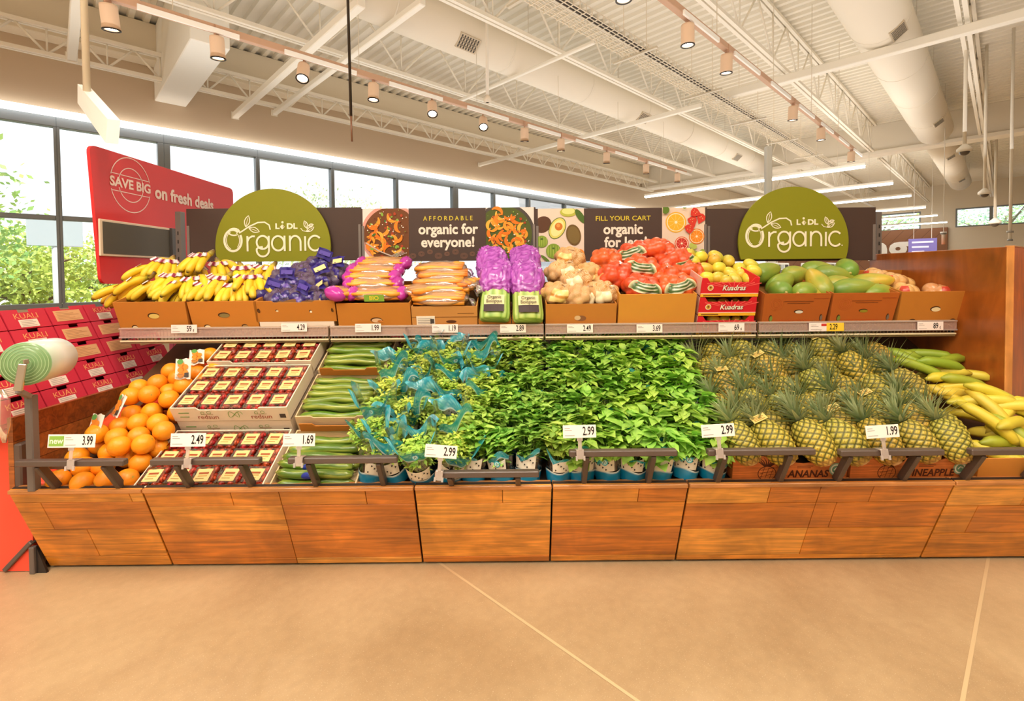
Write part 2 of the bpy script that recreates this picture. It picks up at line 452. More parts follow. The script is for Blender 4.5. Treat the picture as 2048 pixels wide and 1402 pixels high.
# far end wall with high windows
mb = MB()
for v0, v1, z0, z1 in ((-12, 9.7, 0, 3.37), (-12, 9.7, 4.24, 5.5), (1.58, 2.8, 3.37, 4.24), (8.6, 9.7, 3.37, 4.24)):
    mb.box(30, 30.25, v0, v1, z0, z1, hx('e3d6c0'))
struct('wall_far', mb, M_PAINT, MUV, 'pale far end wall with a band of high windows')
for k, (v0, v1) in enumerate(((-6, -3), (-3, .42), (.42, 1.58), (2.8, 5.7), (5.7, 8.6))):
    f = MB()
    for q in ((v0, v0+.06, 3.37, 4.24), (v1-.06, v1, 3.37, 4.24), (v0+.06, v1-.06, 3.37, 3.43), (v0+.06, v1-.06, 4.18, 4.24)):
        f.box(30.02, 30.14, *q, GREY)
    fo = struct('window_%d' % (k+20), f, M_METAL, MUV, 'high window in the far wall')
    g = MB(); g.box(30.08, 30.09, v0+.06, v1-.06, 3.43, 4.18, WHITE); g.build('pane', gm, fo)
mb = MB(); mb.box(-12.2, -12, -12, 9.9, 0, 5.5, hx('e3d6c0')); struct('wall_left', mb, M_PAINT, MUV, 'pale wall behind the left end of the shop')
mb = MB(); mb.box(-12, 30.2, -12.2, -12, 0, 5.5, hx('e3d6c0')); struct('wall_back', mb, M_PAINT, MUV, 'pale wall behind the camera')
mb = MB(); mb.box(-12, -6, 9.7, 9.95, 0, 5.5, TAN); struct('wall_left_front', mb, M_PAINT, MUV, 'tan wall left of the windows')
# dropped girder across the hall, and the boxed beam at the window wall
mb = MB(); mb.box(16.35, 16.6, -9, 9.7, 4.68, 5.4, hx('efe7d8'), None, .01); mb.box(16.25, 16.7, -9, 9.7, 4.58, 4.68, hx('f3ecdf'), None, .01)
struct('beam_across', mb, M_PAINT, MUV, 'deep cream girder crossing the hall')
mb = MB(); mb.box(1.27, 1.7, 6.9, 9.7, 4.28, 5.4, hx('f6f3ea'), None, .01)
struct('beam_boxed', mb, M_PAINT, MUV, 'white boxed beam meeting the window wall')
mb = MB(); mb.box(-6, 30, 9.4, 9.7, 4.82, 5.4, hx('e9dcc4'), None, .01)
struct('trim_2', mb, M_PAINT, MUV, 'cream band where the window wall meets the roof')

# bar joists: top chord, bottom chord, zigzag webs
def joist(v, zb, zt, u0, u1, label, seed, sag=1.25):
    r = empty('roof_joist', label=label, cat='roof joist', group='open web roof joists')
    c = hx('f4ecdc')
    t = MB()
    for dv in (-.035, .035): t.box(u0, u1, v+dv-.024, v+dv+.024, zt-.05, zt, c)
    t.build('top_chord', M_PAINT, r, MUV)
    b = MB()
    for dv in (-.035, .035): b.box(u0+.3, u1-.3, v+dv-.024, v+dv+.024, zb, zb+.05, c)
    b.build('bottom_chord', M_PAINT, r, MUV)
    w = MB(); u = u0+.3; h = sag
    while u < u1-.3-h:
        w.tube([(u, v, zb+.03), (u+h/2, v, zt-.03)], .016, 6, c); w.tube([(u+h/2, v, zt-.03), (u+h, v, zb+.03)], .016, 6, c)
        w.tube([(u+h, v, zb+.03), (u+h, v, zt-.03)], .011, 6, c); u += h
    o = w.build('web', M_PAINT, r, MUV)
    return r
J = [(9.0, 4.38, 4.8, 'shallow roof joist running close along the window wall'), (6.75, 4.58, 5.38, 'roof joist between the window wall and the long round duct'),
     (4.55, 4.58, 5.38, 'roof joist running right beside the long round duct'), (2.5, 4.58, 5.38, 'roof joist above the second lamp track'),
     (.4, 4.58, 5.38, 'roof joist to the right of the wide duct'), (-1.7, 4.58, 5.38, 'roof joist at the far right of the ceiling')]
for i, (v, zb, zt, lb) in enumerate(J):
    joist(v, zb, zt, -4, 16.2, lb, i, .62 if i == 0 else 1.3)
    if i: joist(v, zb, zt, 16.75, 29.9, lb.replace('roof joist', 'roof joist beyond the girder,', 1), i, 1.6)

# round ducts with vent grilles
def duct(v, z, r, u0, u1, vents, label):
    o = empty('ventilation_duct', label=label, cat='duct', group='round ventilation ducts')
    d = MB(); n = 28
    M = Matrix(((0, 0, 1, 0), (1, 0, 0, v), (0, 1, 0, z), (0, 0, 0, 1)))
    d.lathe([(r*.6, u0), (r, u0), (r, u1), (r*.6, u1)], n, hx('f0e6d4'), MUV @ M)
    k = u0+1.0
    while k < u1: d.lathe([(r, k-.012), (r+.006, k-.01), (r+.006, k+.01), (r, k+.012)], n, hx('ece2d0'), MUV @ M, cap=False); k += 1.9
    d.build('duct_shell', M_PAINT, o)
    for uu, ang in vents:
        g = MB(); Mg = MUV @ Matrix.Translation((uu, v, z)) @ Matrix.Rotation(ang, 4, 'X')
        g.box(-.17, .17, -.1, .1, -r-.012, -r+.03, hx('cbbba2'), Mg)
        for q in range(7): g.box(-.15+q*.045, -.13+q*.045, -.085, .085, -r-.014, -r-.011, hx('3a332b'), Mg)
        for q in range(3): g.box(-.15, .15, -.06+q*.05, -.045+q*.05, -r-.015, -r-.011, hx('8a7c68'), Mg)
        g.build('vent_grille', M_METAL, o)
    k = u0+.8
    while k < u1:
        for s in (-.9, .9): hg = MB(); hg.tube([uv(k, v+s*r, z), uv(k, v+s*r, 5.4)], .005, 5, hx('d9cfbe')); hg.build('hanger_rod', M_METAL, o)
        k += 2.4
    return o
duct(5.25, 4.72, .30, 2.0, 15.9, ((4.1, R(-42)), (8.6, R(-42)), (13.4, R(-42))), 'long round duct above the left half of the display')
duct(1.25, 4.9, .36, 3.5, 15.9, ((8.3, R(-38)), (14.0, R(-38))), 'wide round duct on the right, before the girder')
duct(1.25, 4.9, .33, 16.9, 26, ((18.5, R(-30)), (23.5, R(-30))), 'wide round duct carrying on beyond the girder')
duct(-1.1, 4.9, .36, 5.0, 9.4, (), 'short round duct cut by the top right corner')

# square pipes that cross towards the windows
def crosspipe(u, v0, v1, z, w, label):
    p = MB(); p.box(u-w/2, u+w/2, v0, v1, z-w/2, z+w/2, hx('f3ecde'), None, .01); p.box(u-w/2-.012, u+w/2+.012, v1-.02, v1, z-w/2-.012, z+w/2+.012, hx('f3ecde'))
    tag(p.build('cross_pipe', M_PAINT, None, MUV), label, 'pipe', 'pipes crossing the roof joists')
crosspipe(.25, 5.6, 8.6, 4.3, .1, 'white square pipe ending above the hanging sign blade')
crosspipe(2.44, 4.8, 9.69, 4.3, .1, 'white pipe crossing towards the windows left of the dark hanging rod')
crosspipe(2.95, 4.4, 9.2, 4.34, .08, 'thinner white pipe crossing just right of the leftmost window pipe')
crosspipe(8.2, 3.7, 9.69, 4.3, .08, 'long white pipe slanting down behind the brightest spotlight')
crosspipe(8.5, -3.5, 3.6, 4.46, .12, 'thick cream pipe crossing under the wide right duct')
crosspipe(5.1, 3.7, 6.7, 4.37, .05, 'thin pipe crossing under the long round duct')

# wire cable tray
o = empty('cable_tray', label='wire mesh cable tray running under the roof deck', cat='cable tray')
t = MB(); c = hx('e9dcc6')
for k in range(8): t.box(3.0, 15.6, 3.26+k*.045-.004, 3.26+k*.045+.004, 4.28, 4.288, c)
u = 3.0
while u < 15.6: t.box(u, u+.008, 3.25, 3.59, 4.272, 4.28, c); u += .11
for vv in (3.25, 3.59):
    t.box(3.0, 15.6, vv-.004, vv+.004, 4.35, 4.358, c); u = 3.0
    while u < 15.6: t.box(u, u+.007, vv-.004, vv+.004, 4.28, 4.358, c); u += .11
t.build('wire_basket', M_METAL, o, MUV)
cb = MB()
for k in range(3): cb.tube([uv(3.0+j*.7, 3.3+k*.025+.008*sin(j*1.7+k), 4.30) for j in range(19)], .011, 5, hx('4a4239'))
cb.build('cables', M_PAINT, o)
u = 3.6
while u < 15.6:
    hg = MB(); hg.tube([uv(u, 3.25, 4.3), uv(u, 3.25, 5.4)], .005, 5, c); hg.tube([uv(u, 3.59, 4.3), uv(u, 3.59, 5.4)], .005, 5, c); hg.box(u-.02, u+.02, 3.1, 3.75, 4.245, 4.27, hx('cfc3ae'), MUV); u += 2.0; hg.build('hanger', M_METAL, o)

# lamp tracks and their spotlights
def track(v, z, u0, u1, label):
    r = empty('lamp_track', label=label, cat='lamp track', group='lamp tracks')
    t = MB(); t.box(u0, u1, v-.03, v+.03, z-.03, z+.035, hx('c79f82'), None, .004); t.build('rail', M_PAINT, r, MUV)
    k = u0+.35
    while k < u1: t = MB(); t.box(k, k+.75, v-.05, v-.031, z-.05, z-.005, hx('f7f2ea')); t.build('gear_cover', M_PAINT, r, MUV); k += 1.15
    h = MB(); k = u0+.6
    while k < u1: h.tube([uv(k, v, z+.03), uv(k, v, 5.4)], .004, 5, hx('d8ccb8')); k += 1.7
    h.build('hanger_wire', M_METAL, r)
track(5.0, 3.63, .2, 10.3, 'tan lamp track over the left half, full of spotlights')
track(2.05, 3.73, 2.6, 11.3, 'tan lamp track over the right half of the display')
def spot_proto():
    r = empty('track_spotlight')
    b = MB(); b.lathe([(.02, .11), (.058, .1), (.06, .08), (.06, -.06), (.063, -.07), (.063, -.085), (.05, -.085), (.048, -.07)], 20, hx('e2c2a4'), cap=False); b.lathe([(.0, .112), (.058, .1)], 20, hx('e2c2a4'), cap=False)
    b.build('housing', M_PAINT, r)
    q = MB(); q.lathe([(.063, -.083), (.0645, -.09), (.052, -.092), (.05, -.084)], 20, hx('2d2621'), cap=False); q.build('bezel', M_PAINT, r)
    l = MB(); l.lathe([(.0, -.075), (.05, -.075)], 20, WHITE, cap=False); l.f = [f[::-1] for f in l.f]; l.build('lens', M_LAMP, r)
    k = MB(); k.box(-.008, .008, -.03, .03, .09, .2, hx('b98f73')); k.tube([(0, 0, .12), (0, 0, .2)], .012, 8, hx('b98f73')); k.build('bracket', M_PAINT, r)
    return r
SP = spot_proto(); used = set()
def spots(lst, v, z, txt, aim, e):
    for i, (u, tilt, az) in enumerate(lst):
        p = uv(u, v, z-.17)
        place([SP], used, TR(p, tilt, 0, az), txt % nth(i, len(lst)), 'spotlight', 'track spotlights')
        l = bpy.data.lights.new('spot_light', 'SPOT'); l.energy = e; l.spot_size = R(75); l.spot_blend = .7; l.color = WARM; l.shadow_soft_size = .05
        lo = bpy.data.objects.new('spot_light', l); COL.objects.link(lo)
        tgt = Vector(aim(i)); d = (p - tgt); lo.location = p - d.normalized()*.16
        lo.rotation_euler = d.to_track_quat('Z', 'Y').to_euler()
spots([(.38, R(8), 0), (1.13, R(5), 0), (1.89, R(-28), .2), (2.67, R(-6), 0), (3.47, R(-30), .2), (4.31, R(-40), .1), (5.12, R(10), 0), (5.96, R(6), 0), (7.23, R(8), 0), (8.59, R(5), 0), (9.9, R(5), 0)],
      5.0, 3.63, 'tan cylinder spotlight on the left track, %s', lambda i: (-2.2+i*.45, 3.0, .9), 14)
spots([(3.2, 0, 0), (4.26, 0, 0), (5.14, R(4), 0), (7.40, R(5), 0), (8.85, 0, 0), (11.0, R(4), 0)], 2.05, 3.73, 'tan cylinder spotlight on the right track, %s', lambda i: (.2+i*.45, 2.7, .8), 18)

# linear lamps beyond the display
def tube_lamp(u, v0, v1, z, label):
    r = empty('linear_lamp', label=label, cat='linear lamp', group='linear lamps in rows')
    b = MB(); b.box(u-.04, u+.04, v0, v1, z, z+.06, OFFW, None, .005); b.build('housing', M_PAINT, r, MUV)
    d = MB(); d.box(u-.045, u+.045, v0+.01, v1-.01, z-.045, z, OFFW, None, .01); d.build('diffuser', M_TUBE, r, MUV)
    for vv in (v0+.5, v1-.5): h = MB(); h.tube([uv(u, vv, z+.05), uv(u, vv, 5.4)], .004, 5, hx('d8ccb8')); h.build('hanger_wire', M_METAL, r)
for u, v0, v1, lb in ((12.3, 2.04, 7.2, 'nearest and longest white linear lamp over the right circular sign'), (15.2, 1.95, 8.0, 'second white linear lamp behind the right circular sign'),
                      (18.1, 1.9, 7.6, 'third white linear lamp counted back from the display'), (21.8, 1.9, 7.6, 'fourth white linear lamp counted back from the display'),
                      (25.3, 1.85, 7.6, 'fifth white linear lamp counted back from the display'), (29.2, 1.8, 7.0, 'last white linear lamp, close to the far wall')):
    tube_lamp(u, v0, v1, 3.6, lb)

# security cameras on poles, sign blades, hanging rods
def dome(p, top, label, s=1.0):
    r = empty('security_camera', label=label, cat='security camera', group='security cameras on poles')
    m = MB(); m.tube([p, (p[0], p[1], top)], .025*s, 10, hx('efe6d6')); m.build('pole', M_PAINT, r)
    h = MB(); h.lathe([(.02, .1), (.06, .06), (.1, .02), (.1, -.02), (.075, -.03)], 18, hx('f4efe6'), Matrix.Translation(p) @ Matrix.Scale(s, 4)); h.build('housing', M_PAINT, r)
    d = MB(); d.sph((p[0], p[1], p[2]-.02*s), .07*s, 14, 10, hx('5a5048')); d.build('dome', M_GLOSS, r)
dome(at(1929, 300, 7.0), 5.4, 'white dome camera on the pole nearest the top right', .9)
dome(at(1969, 386, 8.6), 5.4, 'white dome camera on the middle one of three poles', .9)
dome(at(1990, 445, 13.0), 5.4, 'small white camera hanging before the far high window', 1.3)
r = empty('hanging_pole', label='thin white pole with two small collars at the right edge', cat='pole')
p = at(2020, 482, 8.0); m = MB(); m.tube([p, (p.x, p.y, 5.4)], .022, 10, hx('efe8dc')); m.build('tube', M_PAINT, r)
m = MB(); m.tube([p, (p.x, p.y, p.z+.03)], .035, 10, hx('8d8a86')); m.tube([(p.x, p.y, p.z+.14), (p.x, p.y, p.z+.17)], .045, 10, hx('9d9a96')); m.build('collar', M_METAL, r)
r = empty('hanging_sign', label='white blade sign hanging edge on near the top left', cat='sign')
A, B = at(155, 168, 3.2), at(215, 262, 2.75)
m = MB(); d = (B-A); d.z = 0
m.add([A+Vector((0, 0, .0)), at(155, 206, 3.2), at(211, 286, 2.75), at(215, 238, 2.75), A+Vector((.05, .03, 0)), at(155, 206, 3.2)+Vector((.05, .03, 0)), at(211, 286, 2.75)+Vector((.05, .03, 0)), at(215, 238, 2.75)+Vector((.05, .03, 0))],
      [(0, 1, 2, 3), (7, 6, 5, 4), (0, 4, 5, 1), (1, 5, 6, 2), (2, 6, 7, 3), (3, 7, 4, 0)], hx('f7f4ee'))
m.build('blade', M_PAINT, r)
m = MB(); q = at(174, 185, 3.12); m.tube([q, (q.x, q.y, 5.4)], .02, 10, hx('e9dcc3')); m.build('pole', M_PAINT, r)
r = empty('hanging_rod', label='thin dark rod hanging down in front of the ceiling ducts', cat='rod')
q = at(704, 283, 3.0); m = MB(); m.tube([q, at(702, 232, 3.0)], .006, 8, hx('7a5138')); m.build('tip', M_METAL, r)
m = MB(); m.tube([at(702, 232, 3.0), Vector((q.x-.03, q.y, 5.4))], .009, 8, hx('2a211b')); m.build('shaft', M_METAL, r)
r = empty('hanging_sign_pole', label='white pole dropping to the brightest spotlight', cat='pole')
q = at(975, 205, 6.4); m = MB(); m.tube([q, (q.x, q.y, 5.4)], .022, 10, hx('f0e7d8')); m.build('tube', M_PAINT, r)
m = MB(); m.lathe([(.02, .1), (.05, .05), (.05, 0)], 12, hx('e9dcc8'), Matrix.Translation(q)); m.build('end_cap', M_PAINT, r)

# things far back in the hall
w = MB(); w.box(29.85, 29.98, 1.83, 9.0, .2, 3.4, hx('8a5a38'), None, .01)
for k in range(14):
    v = 1.9+k*.5
    w.add([(29.848, v, .25), (29.848, v+.03, .25), (29.848, v+.53+.8, 1.8), (29.848, v+.5+.8, 1.8)], [(0, 1, 2, 3)], hx('6e4528'))
    w.add([(29.848, v, 3.35), (29.848, v+.03, 3.35), (29.848, v+.53+.8, 1.8), (29.848, v+.5+.8, 1.8)], [(0, 1, 2, 3)], hx('6e4528'))
o = empty('wall_sign', label='herringbone wood wall sign with white letters far behind the display', cat='sign')
w.build('wood_panel', M_PAINT, o, MUV)
w = MB(); Mx = MUV @ axes((29.84, 0, 0), (0, -1, 0), (1, 0, 0), (0, 0, 1))
w.text('ng', -4.05, 2.5, 1.75, -.012, hx('f6f2ea'), Mx, 1, .03); w.build('lettering', M_PAINT, o)
w = MB(); w.disc(-2.4, 1.75, .5, -.03, hx('f4efe0'), 24, Mx); w.disc(-2.35, 1.7, .36, -.035, hx('e6c86a'), 24, Mx); w.build('round_emblem', M_PAINT, o)
r = empty('hanging_banner', label='small purple banner hanging before the far wood wall', cat='banner')
w = MB(); w.box(-.32, .32, 0, .02, -.25, .25, hx('6f66ad'), None, .004)
for k in range(3): w.box(-.24, .24-.1*k, -.004, 0, .12-k*.14, .17-k*.14, hx('d8d4ec'))
w.build('board', M_PAINT, r); w = MB(); w.tube([(-.2, .01, .25), (-.2, .01, 2.6)], .006, 5, hx('d8d4cc')); w.tube([(.2, .01, .25), (.2, .01, 2.6)], .006, 5, hx('d8d4cc')); w.build('hanger_wire', M_METAL, r)
r.matrix_world = TR(at(1845, 494, 14), 0, 0, -.7)
r = empty('hanging_price_scanner', label='small white device hanging on a thin pole before the far wood wall', cat='device')
q = at(1887, 468, 11); w = MB(); w.tube([q, (q.x, q.y, 5.4)], .008, 6, hx('e6e0d6')); w.build('pole', M_PAINT, r)
w = MB(); w.lathe([(.06, .05), (.06, .0), (.035, -.02), (.035, -.24)], 12, [hx('f2eee8'), hx('3c3a3a'), hx('d8d0c8'), hx('e5a088')], Matrix.Translation(q)); w.build('body', M_PAINT, r)
# white refrigerated cases seen low between the signs and the fruit
for k, (u, v, lb) in enumerate(((20, 4.6, 'white cold case far back, right of the right circular sign'), (17.5, 5.6, 'white cold case far back behind the papayas'), (15, 6.6, 'white cold case far back behind the mangoes'), (12.5, 7.6, 'white cold case behind the sweet potato bags'))):
    r = empty('cold_case', uv(u, v, 0), (0, 0, UANG), lb, 'cold case', 'white cold cases')
    w = MB(); w.box(-1.2, 1.2, -.4, .4, 0, 1.35, hx('e9e6e0'), None, .03); w.box(-1.15, 1.15, -.35, .35, 1.45, 1.7, hx('f2f0ea'), None, .02); w.box(-1.2, -1.12, -.38, .38, 1.3, 1.5, hx('b9b9b4')); w.box(1.12, 1.2, -.38, .38, 1.3, 1.5, hx('b9b9b4')); w.build('body', M_GLOSS, r)
    w = MB()
    for q in range(5): w.box(-1.0+q*.42, -.66+q*.42, -.36, -.352, 1.5, 1.64, (hx('2f2d30'), hx('3f7d58'), hx('2f2d30'), hx('b9c8cc'), hx('2f2d30'))[q])
    w.build('header_labels', M_PAINT, r)

# outside
mb = MB(); mb.box(-60, 80, 9.96, 90, -.35, -.15, hx('b9b6ac')); struct('ground_outside', mb, M_PAINT, MUV, 'pale car park outside the windows')
def tree(u, v, h, rad, n, label, colr, seed, bare=0.0):
    rnd = random.Random(seed); r = empty('tree', uv(u, v, -.15), label=label, cat='tree', group='trees outside the windows')
    t = MB(); bc = hx('6d5a48'); tips = []
    t.tube([(0, 0, 0), (.1, .05, h*.25), (-.05, .1, h*.5), (.1, 0, h*.75)], [.22, .17, .12, .05], 8, bc)
    for k in range(9):
        a = k*2.4; z0 = h*(.22+.055*k); e = Vector((cos(a)*rad*.8, sin(a)*rad*.8, z0+h*.2))
        t.tube([(0, .05, z0), e*.5+Vector((0, 0, z0*.5)), e], [.09, .06, .02], 6, bc); tips.append(e)
    t.build('trunk', M_PAINT, r)
    f = MB()
    cs = [Vector((rnd.gauss(0, rad*.45), rnd.gauss(0, rad*.45), h*.6+rnd.gauss(0, h*.17))) for _ in range(16)] + tips
    for k in range(int(n*2.2)):
        c = rnd.choice(cs) + Vector((rnd.gauss(0, rad*.2), rnd.gauss(0, rad*.2), rnd.gauss(0, rad*.17)))
        a = Vector((rnd.uniform(-1, 1), rnd.uniform(-1, 1), rnd.uniform(-1, 1))).normalized(); b_ = a.orthogonal().normalized()
        s = rnd.uniform(.05, .115); col = mixc(colr, hx('d9dc6a'), rnd.random()*.55)
        f.add([c-a*s, c+b_*s*.5, c+a*s, c-b_*s*.5], [(0, 1, 2, 3)], col)
    f.build('foliage', M_LEAF, r)
G1, G2 = hx('86b468'), hx('5fa57c')
tree(-3.2, 17, 4.2, 2.6, 2600, 'spreading tree outside the leftmost windows', G1, 1)
tree(-5.5, 22, 3.2, 2.6, 2400, 'low bushy tree outside behind the red boxes', G2, 2)
tree(1.5, 25, 3.0, 2.8, 2400, 'low round tree outside behind the red slanted sign', G1, 3)
tree(-.8, 21.5, 2.6, 1.9, 2200, 'yellowish small tree outside by the second window', hx('a5b548'), 4)
tree(9.5, 23, 5.6, 2.4, 1500, 'thin pale tree seen outside above the left circular sign', hx('a9b8a0'), 5)
tree(14, 26, 5.2, 2.6, 1500, 'thin pale tree outside right of the left circular sign', hx('a9b8a0'), 6)
tree(42, 0, 6.5, 3.2, 3000, 'dense tree outside the rightmost high windows', G2, 7)
tree(41, 6, 6.0, 3.2, 2400, 'dense tree outside the high window behind the wood wall sign', G2, 8)
tree(40, -5, 6.5, 3.2, 2000, 'dense tree outside beyond the right edge of the high windows', G2, 9)
# white car outside, and a road sign
r = empty('parked_car', uv(-3.1, 14.2, -.15), (0, 0, UANG), 'white car parked outside behind the topmost red boxes', 'car')
w = MB(); poly = [(-2.1, .35), (2.1, .35), (2.15, .8), (1.5, .95), (1.0, 1.45), (-1.0, 1.5), (-1.7, 1.0), (-2.15, .9)]
w.plate(poly, -.8, .8, hx('eef0f2')); w.build('body', M_GLOSS, r)
w = MB(); w.plate([(1.35, .97), (.92, 1.4), (-.95, 1.44), (-1.5, 1.02)], -.805, .805, hx('4a5a64')); w.build('windows', M_GLOSS, r)
for sx in (-1.35, 1.35):
    for sy in (-.72, .72):
        w = MB(); w.lathe([(.1, -.1), (.33, -.1), (.33, .1), (.1, .1)], 18, hx('26262a'), Matrix.Translation((sx, sy, .33)) @ Matrix.Rotation(pi/2, 4, 'X')); w.build('wheel', M_PAINT, r)
r = empty('road_sign', uv(.05, 15.5, -.15), (0, 0, UANG+.3), 'grey sign board on a pole outside the second window', 'sign')
w = MB(); w.tube([(0, 0, 0), (0, 0, 3.0)], .06, 10, hx('cfd6da')); w.build('pole', M_PAINT, r)
w = MB(); w.box(-.5, .5, -.08, -.05, 2.3, 2.95, hx('aab6bd'), None, .01); w.build('board', M_PAINT, r)
# ================================================================ the display: gondola, panels, rails, signs
YB, YT, ZT = 2.225, 2.05, .452            # front fascia: floor line and top edge
BROWN, GUN = hx('4b3a33'), hx('4a3f39')
Wd = [hx('dc8a2e'), hx('e6983a'), hx('d47e28'), hx('e09032'), hx('eba244'), hx('cc7826')]
XS = [-2.215, -1.627, -1.035, -.437, .168, .765, 1.345, 1.93, 2.56]
fdir = Vector((0, YT-YB, ZT-.012)); FH = fdir.length; fdir.normalize()
def fascia(x0, x1, rows, label, seed, rightdip=0.0):
    rnd = random.Random(seed); r = empty('front_panel', label=label, cat='wood panel', group='wood plank panels along the display front')
    M = axes((0, YB, .012), (1, 0, 0), (0, fdir.z, -fdir.y), (0, fdir.y, fdir.z))
    k = MB(); k.box(x0+.004, x1-.004, .012, .03, 0, FH-.004, hx('2a1a10'), M); k.build('backing_board', M_PAINT, r)
    p = MB(); z1 = FH
    for h, splits in rows:
        z0 = z1 - h*FH; xs = [0]+list(splits)+[1]
        for i in range(len(xs)-1):
            a = x0+.003+(x1-x0-.006)*xs[i]; b = x0+.003+(x1-x0-.006)*xs[i+1]
            p.box(a+.0012, b-.0012, 0, .014, z0+.0012, z1-.0012, rnd.choice(Wd), M, .0015)
        z1 = z0
    p.build('planks', M_WOOD, r)
    t = MB(); t.box(x0+.003, x1-.003, YT-.002, YT+.06, ZT-.016, ZT+.002, hx('d08a4c'), None, .003); t.build('top_ledge', M_WOOD, r)
    return r
RA = ((.21, (.64,)), (.325, ()), (.385, ()), (.08, ()))
RD = ((.21, (.32, .5, .82)), (.325, (.5,)), (.385, (.5,)), (.08, (.5,)))
fascia(XS[0], XS[1], ((.15, (.9,)), (.35, (.2,)), (.37, (.45,)), (.13, ())), 'leftmost wood plank panel, under the oranges', 1)
fascia(XS[1], XS[3], RD, 'wide wood plank panel under the tomatoes and cucumbers', 2)
fascia(XS[3], XS[4], RA, 'narrow wood plank panel under the low guard rail', 3)
fascia(XS[4], XS[5], RA, 'narrow wood plank panel under the basil pots', 4)
fascia(XS[5], XS[7], ((.24, (.31, .5, .7)), (.33, (.5, .58)), (.37, (.5,)), (.06, ())), 'wide wood plank panel under the pineapple cartons', 5)
fascia(XS[7], XS[8]+.12, ((.3, (.45,)), (.36, (.2,)), (.34, ())), 'rightmost wood plank panel, under the plantains', 6)

# gondola: deck under the produce, kick plate, uprights, back
g = empty('produce_gondola', label='long dark metal produce stand carrying the whole display', cat='display stand')
b = MB(); b.add([(-2.2, 2.1, .40), (2.6, 2.1, .40), (2.6, 3.2, 1.0), (-2.2, 3.2, 1.0), (-2.2, 2.1, .37), (2.6, 2.1, .37), (2.6, 3.2, .97), (-2.2, 3.2, .97)],
                [(0, 1, 2, 3), (7, 6, 5, 4), (0, 4, 5, 1), (1, 5, 6, 2), (2, 6, 7, 3), (3, 7, 4, 0)], hx('5a3a22'))
b.build('sloped_deck', M_PAINT, g)
b = MB(); b.box(-2.15, 2.5, 2.29, 2.32, 0, .36, hx('1d1512')); b.build('kick_plate', M_PAINT, g)
b = MB(); b.box(-2.25, 2.57, 3.42, 3.44, .1, 1.2, hx('5b4638')); b.build('back_panel', M_PAINT, g)
for xp in (362, 724, 1071, 1414, 1752):
    x = at(xp, 470, 3.4).x; u = MB(); u.box(x-.02, x+.02, 3.37, 3.42, 0, at(xp, 424, 3.4).z, hx('6e655f'), None, .003)
    for k in range(14): u.box(x-.004, x+.004, 3.368, 3.371, .9+k*.06, .925+k*.06, hx('2c2724'))
    u.build('upright', M_METAL, g)
for s, x in ((-1, -2.235), (1, 2.5)):
    f = MB(); f.bar((x, 2.26, 0), (x, 2.4, .36), .03, .05, GUN, .003); f.build('end_foot', M_METAL, g)
# the angled foot brackets seen at the left end
f = empty('foot_bracket', label='dark angled metal foot bracket at the left end of the stand', cat='bracket')
p0, p1, p2 = at(12, 1132, 2.2), at(66, 1082, 2.2), at(72, 1134, 2.2)
p0.z = max(p0.z, .012); p2.z = .0
q = MB(); q.bar((p0.x, 2.2, .012), (p1.x, 2.2, p1.z), .02, .03, hx('5f544d'), .003, (0, 1, 0)); q.build('brace', M_METAL, f)
q = MB(); q.bar((p2.x, 2.19, 0), (p2.x, 2.19, p1.z-.02), .024, .024, hx('6a5f58'), .003, (0, 1, 0)); q.build('post', M_METAL, f)
q = MB(); q.plate([(p2.x+.013, 0), (p2.x+.06, 0), (p2.x+.013, p1.z-.02)], 2.19, 2.2, hx('2b2421')); q.build('gusset', M_METAL, f)

# wood end panels
def planks_end(name, X, Y0, Y1, z0, z1a, z1b, n, label):
    r = empty(name, label=label, cat='wood panel'); p = MB()
    for k in range(n):
        a, b_ = k/n, (k+1)/n; g_ = .0012
        za0, za1 = z0+(z1a-z0)*a+g_, z0+(z1a-z0)*b_-g_; zb0, zb1 = z0+(z1b-z0)*a+g_, z0+(z1b-z0)*b_-g_
        vs = [(X-.012, Y0, za0), (X-.012, Y1, zb0), (X-.012, Y1, zb1), (X-.012, Y0, za1), (X+.012, Y0, za0), (X+.012, Y1, zb0), (X+.012, Y1, zb1), (X+.012, Y0, za1)]
        p.add(vs, [(3, 2, 1, 0), (4, 5, 6, 7), (0, 1, 5, 4), (1, 2, 6, 5), (2, 3, 7, 6), (3, 0, 4, 7)], (hx('a85a24'), hx('b5652b'), hx('9c5120'))[k % 3])
    p.build('planks', M_WOOD, r)
    return r
r = planks_end('wood_divider', -2.243, 2.1, 3.25, .43, .76, .76, 3, 'low wood end panel between the red boxes and the oranges')
b = MB(); b.box(-2.235, -2.2, 2.1, 2.17, .43, .64, hx('5b4a42'), None, .006); b.build('corner_plate', M_METAL, r)
# right end: tall wood panel and its angled neighbour
r = empty('wood_divider', label='tall dark wood end panel at the right of the shelf', cat='wood panel')
eX, eY0, eY1, eZ = 2.572, 2.47, 3.42, 1.497
p = MB(); p.box(eX, eX+.03, eY0, eY1, .2, eZ, hx('a4571f'), None, .003); p.build('board', M_WOODV, r)
p = MB(); p.box(eX-.004, eX+.034, eY0-.006, eY0, .2, eZ+.002, hx('d9924e'), None, .001); p.build('edge_band', M_WOODV, r)
r = empty('wood_divider', label='orange wood end panel angled away at the right edge', cat='wood panel')
dv = Vector((.76, .65, 0)); nv = Vector((.65, -.76, 0)); o_ = Vector((eX+.036, eY0, 0))
Mx = axes(o_, (.821, .571, 0), (-.571, .821, 0), (0, 0, 1))
p = MB(); p.box(.0, 1.3, 0, .03, .2, eZ, hx('da6a1e'), Mx, .003); p.build('board', M_WOODV, r)
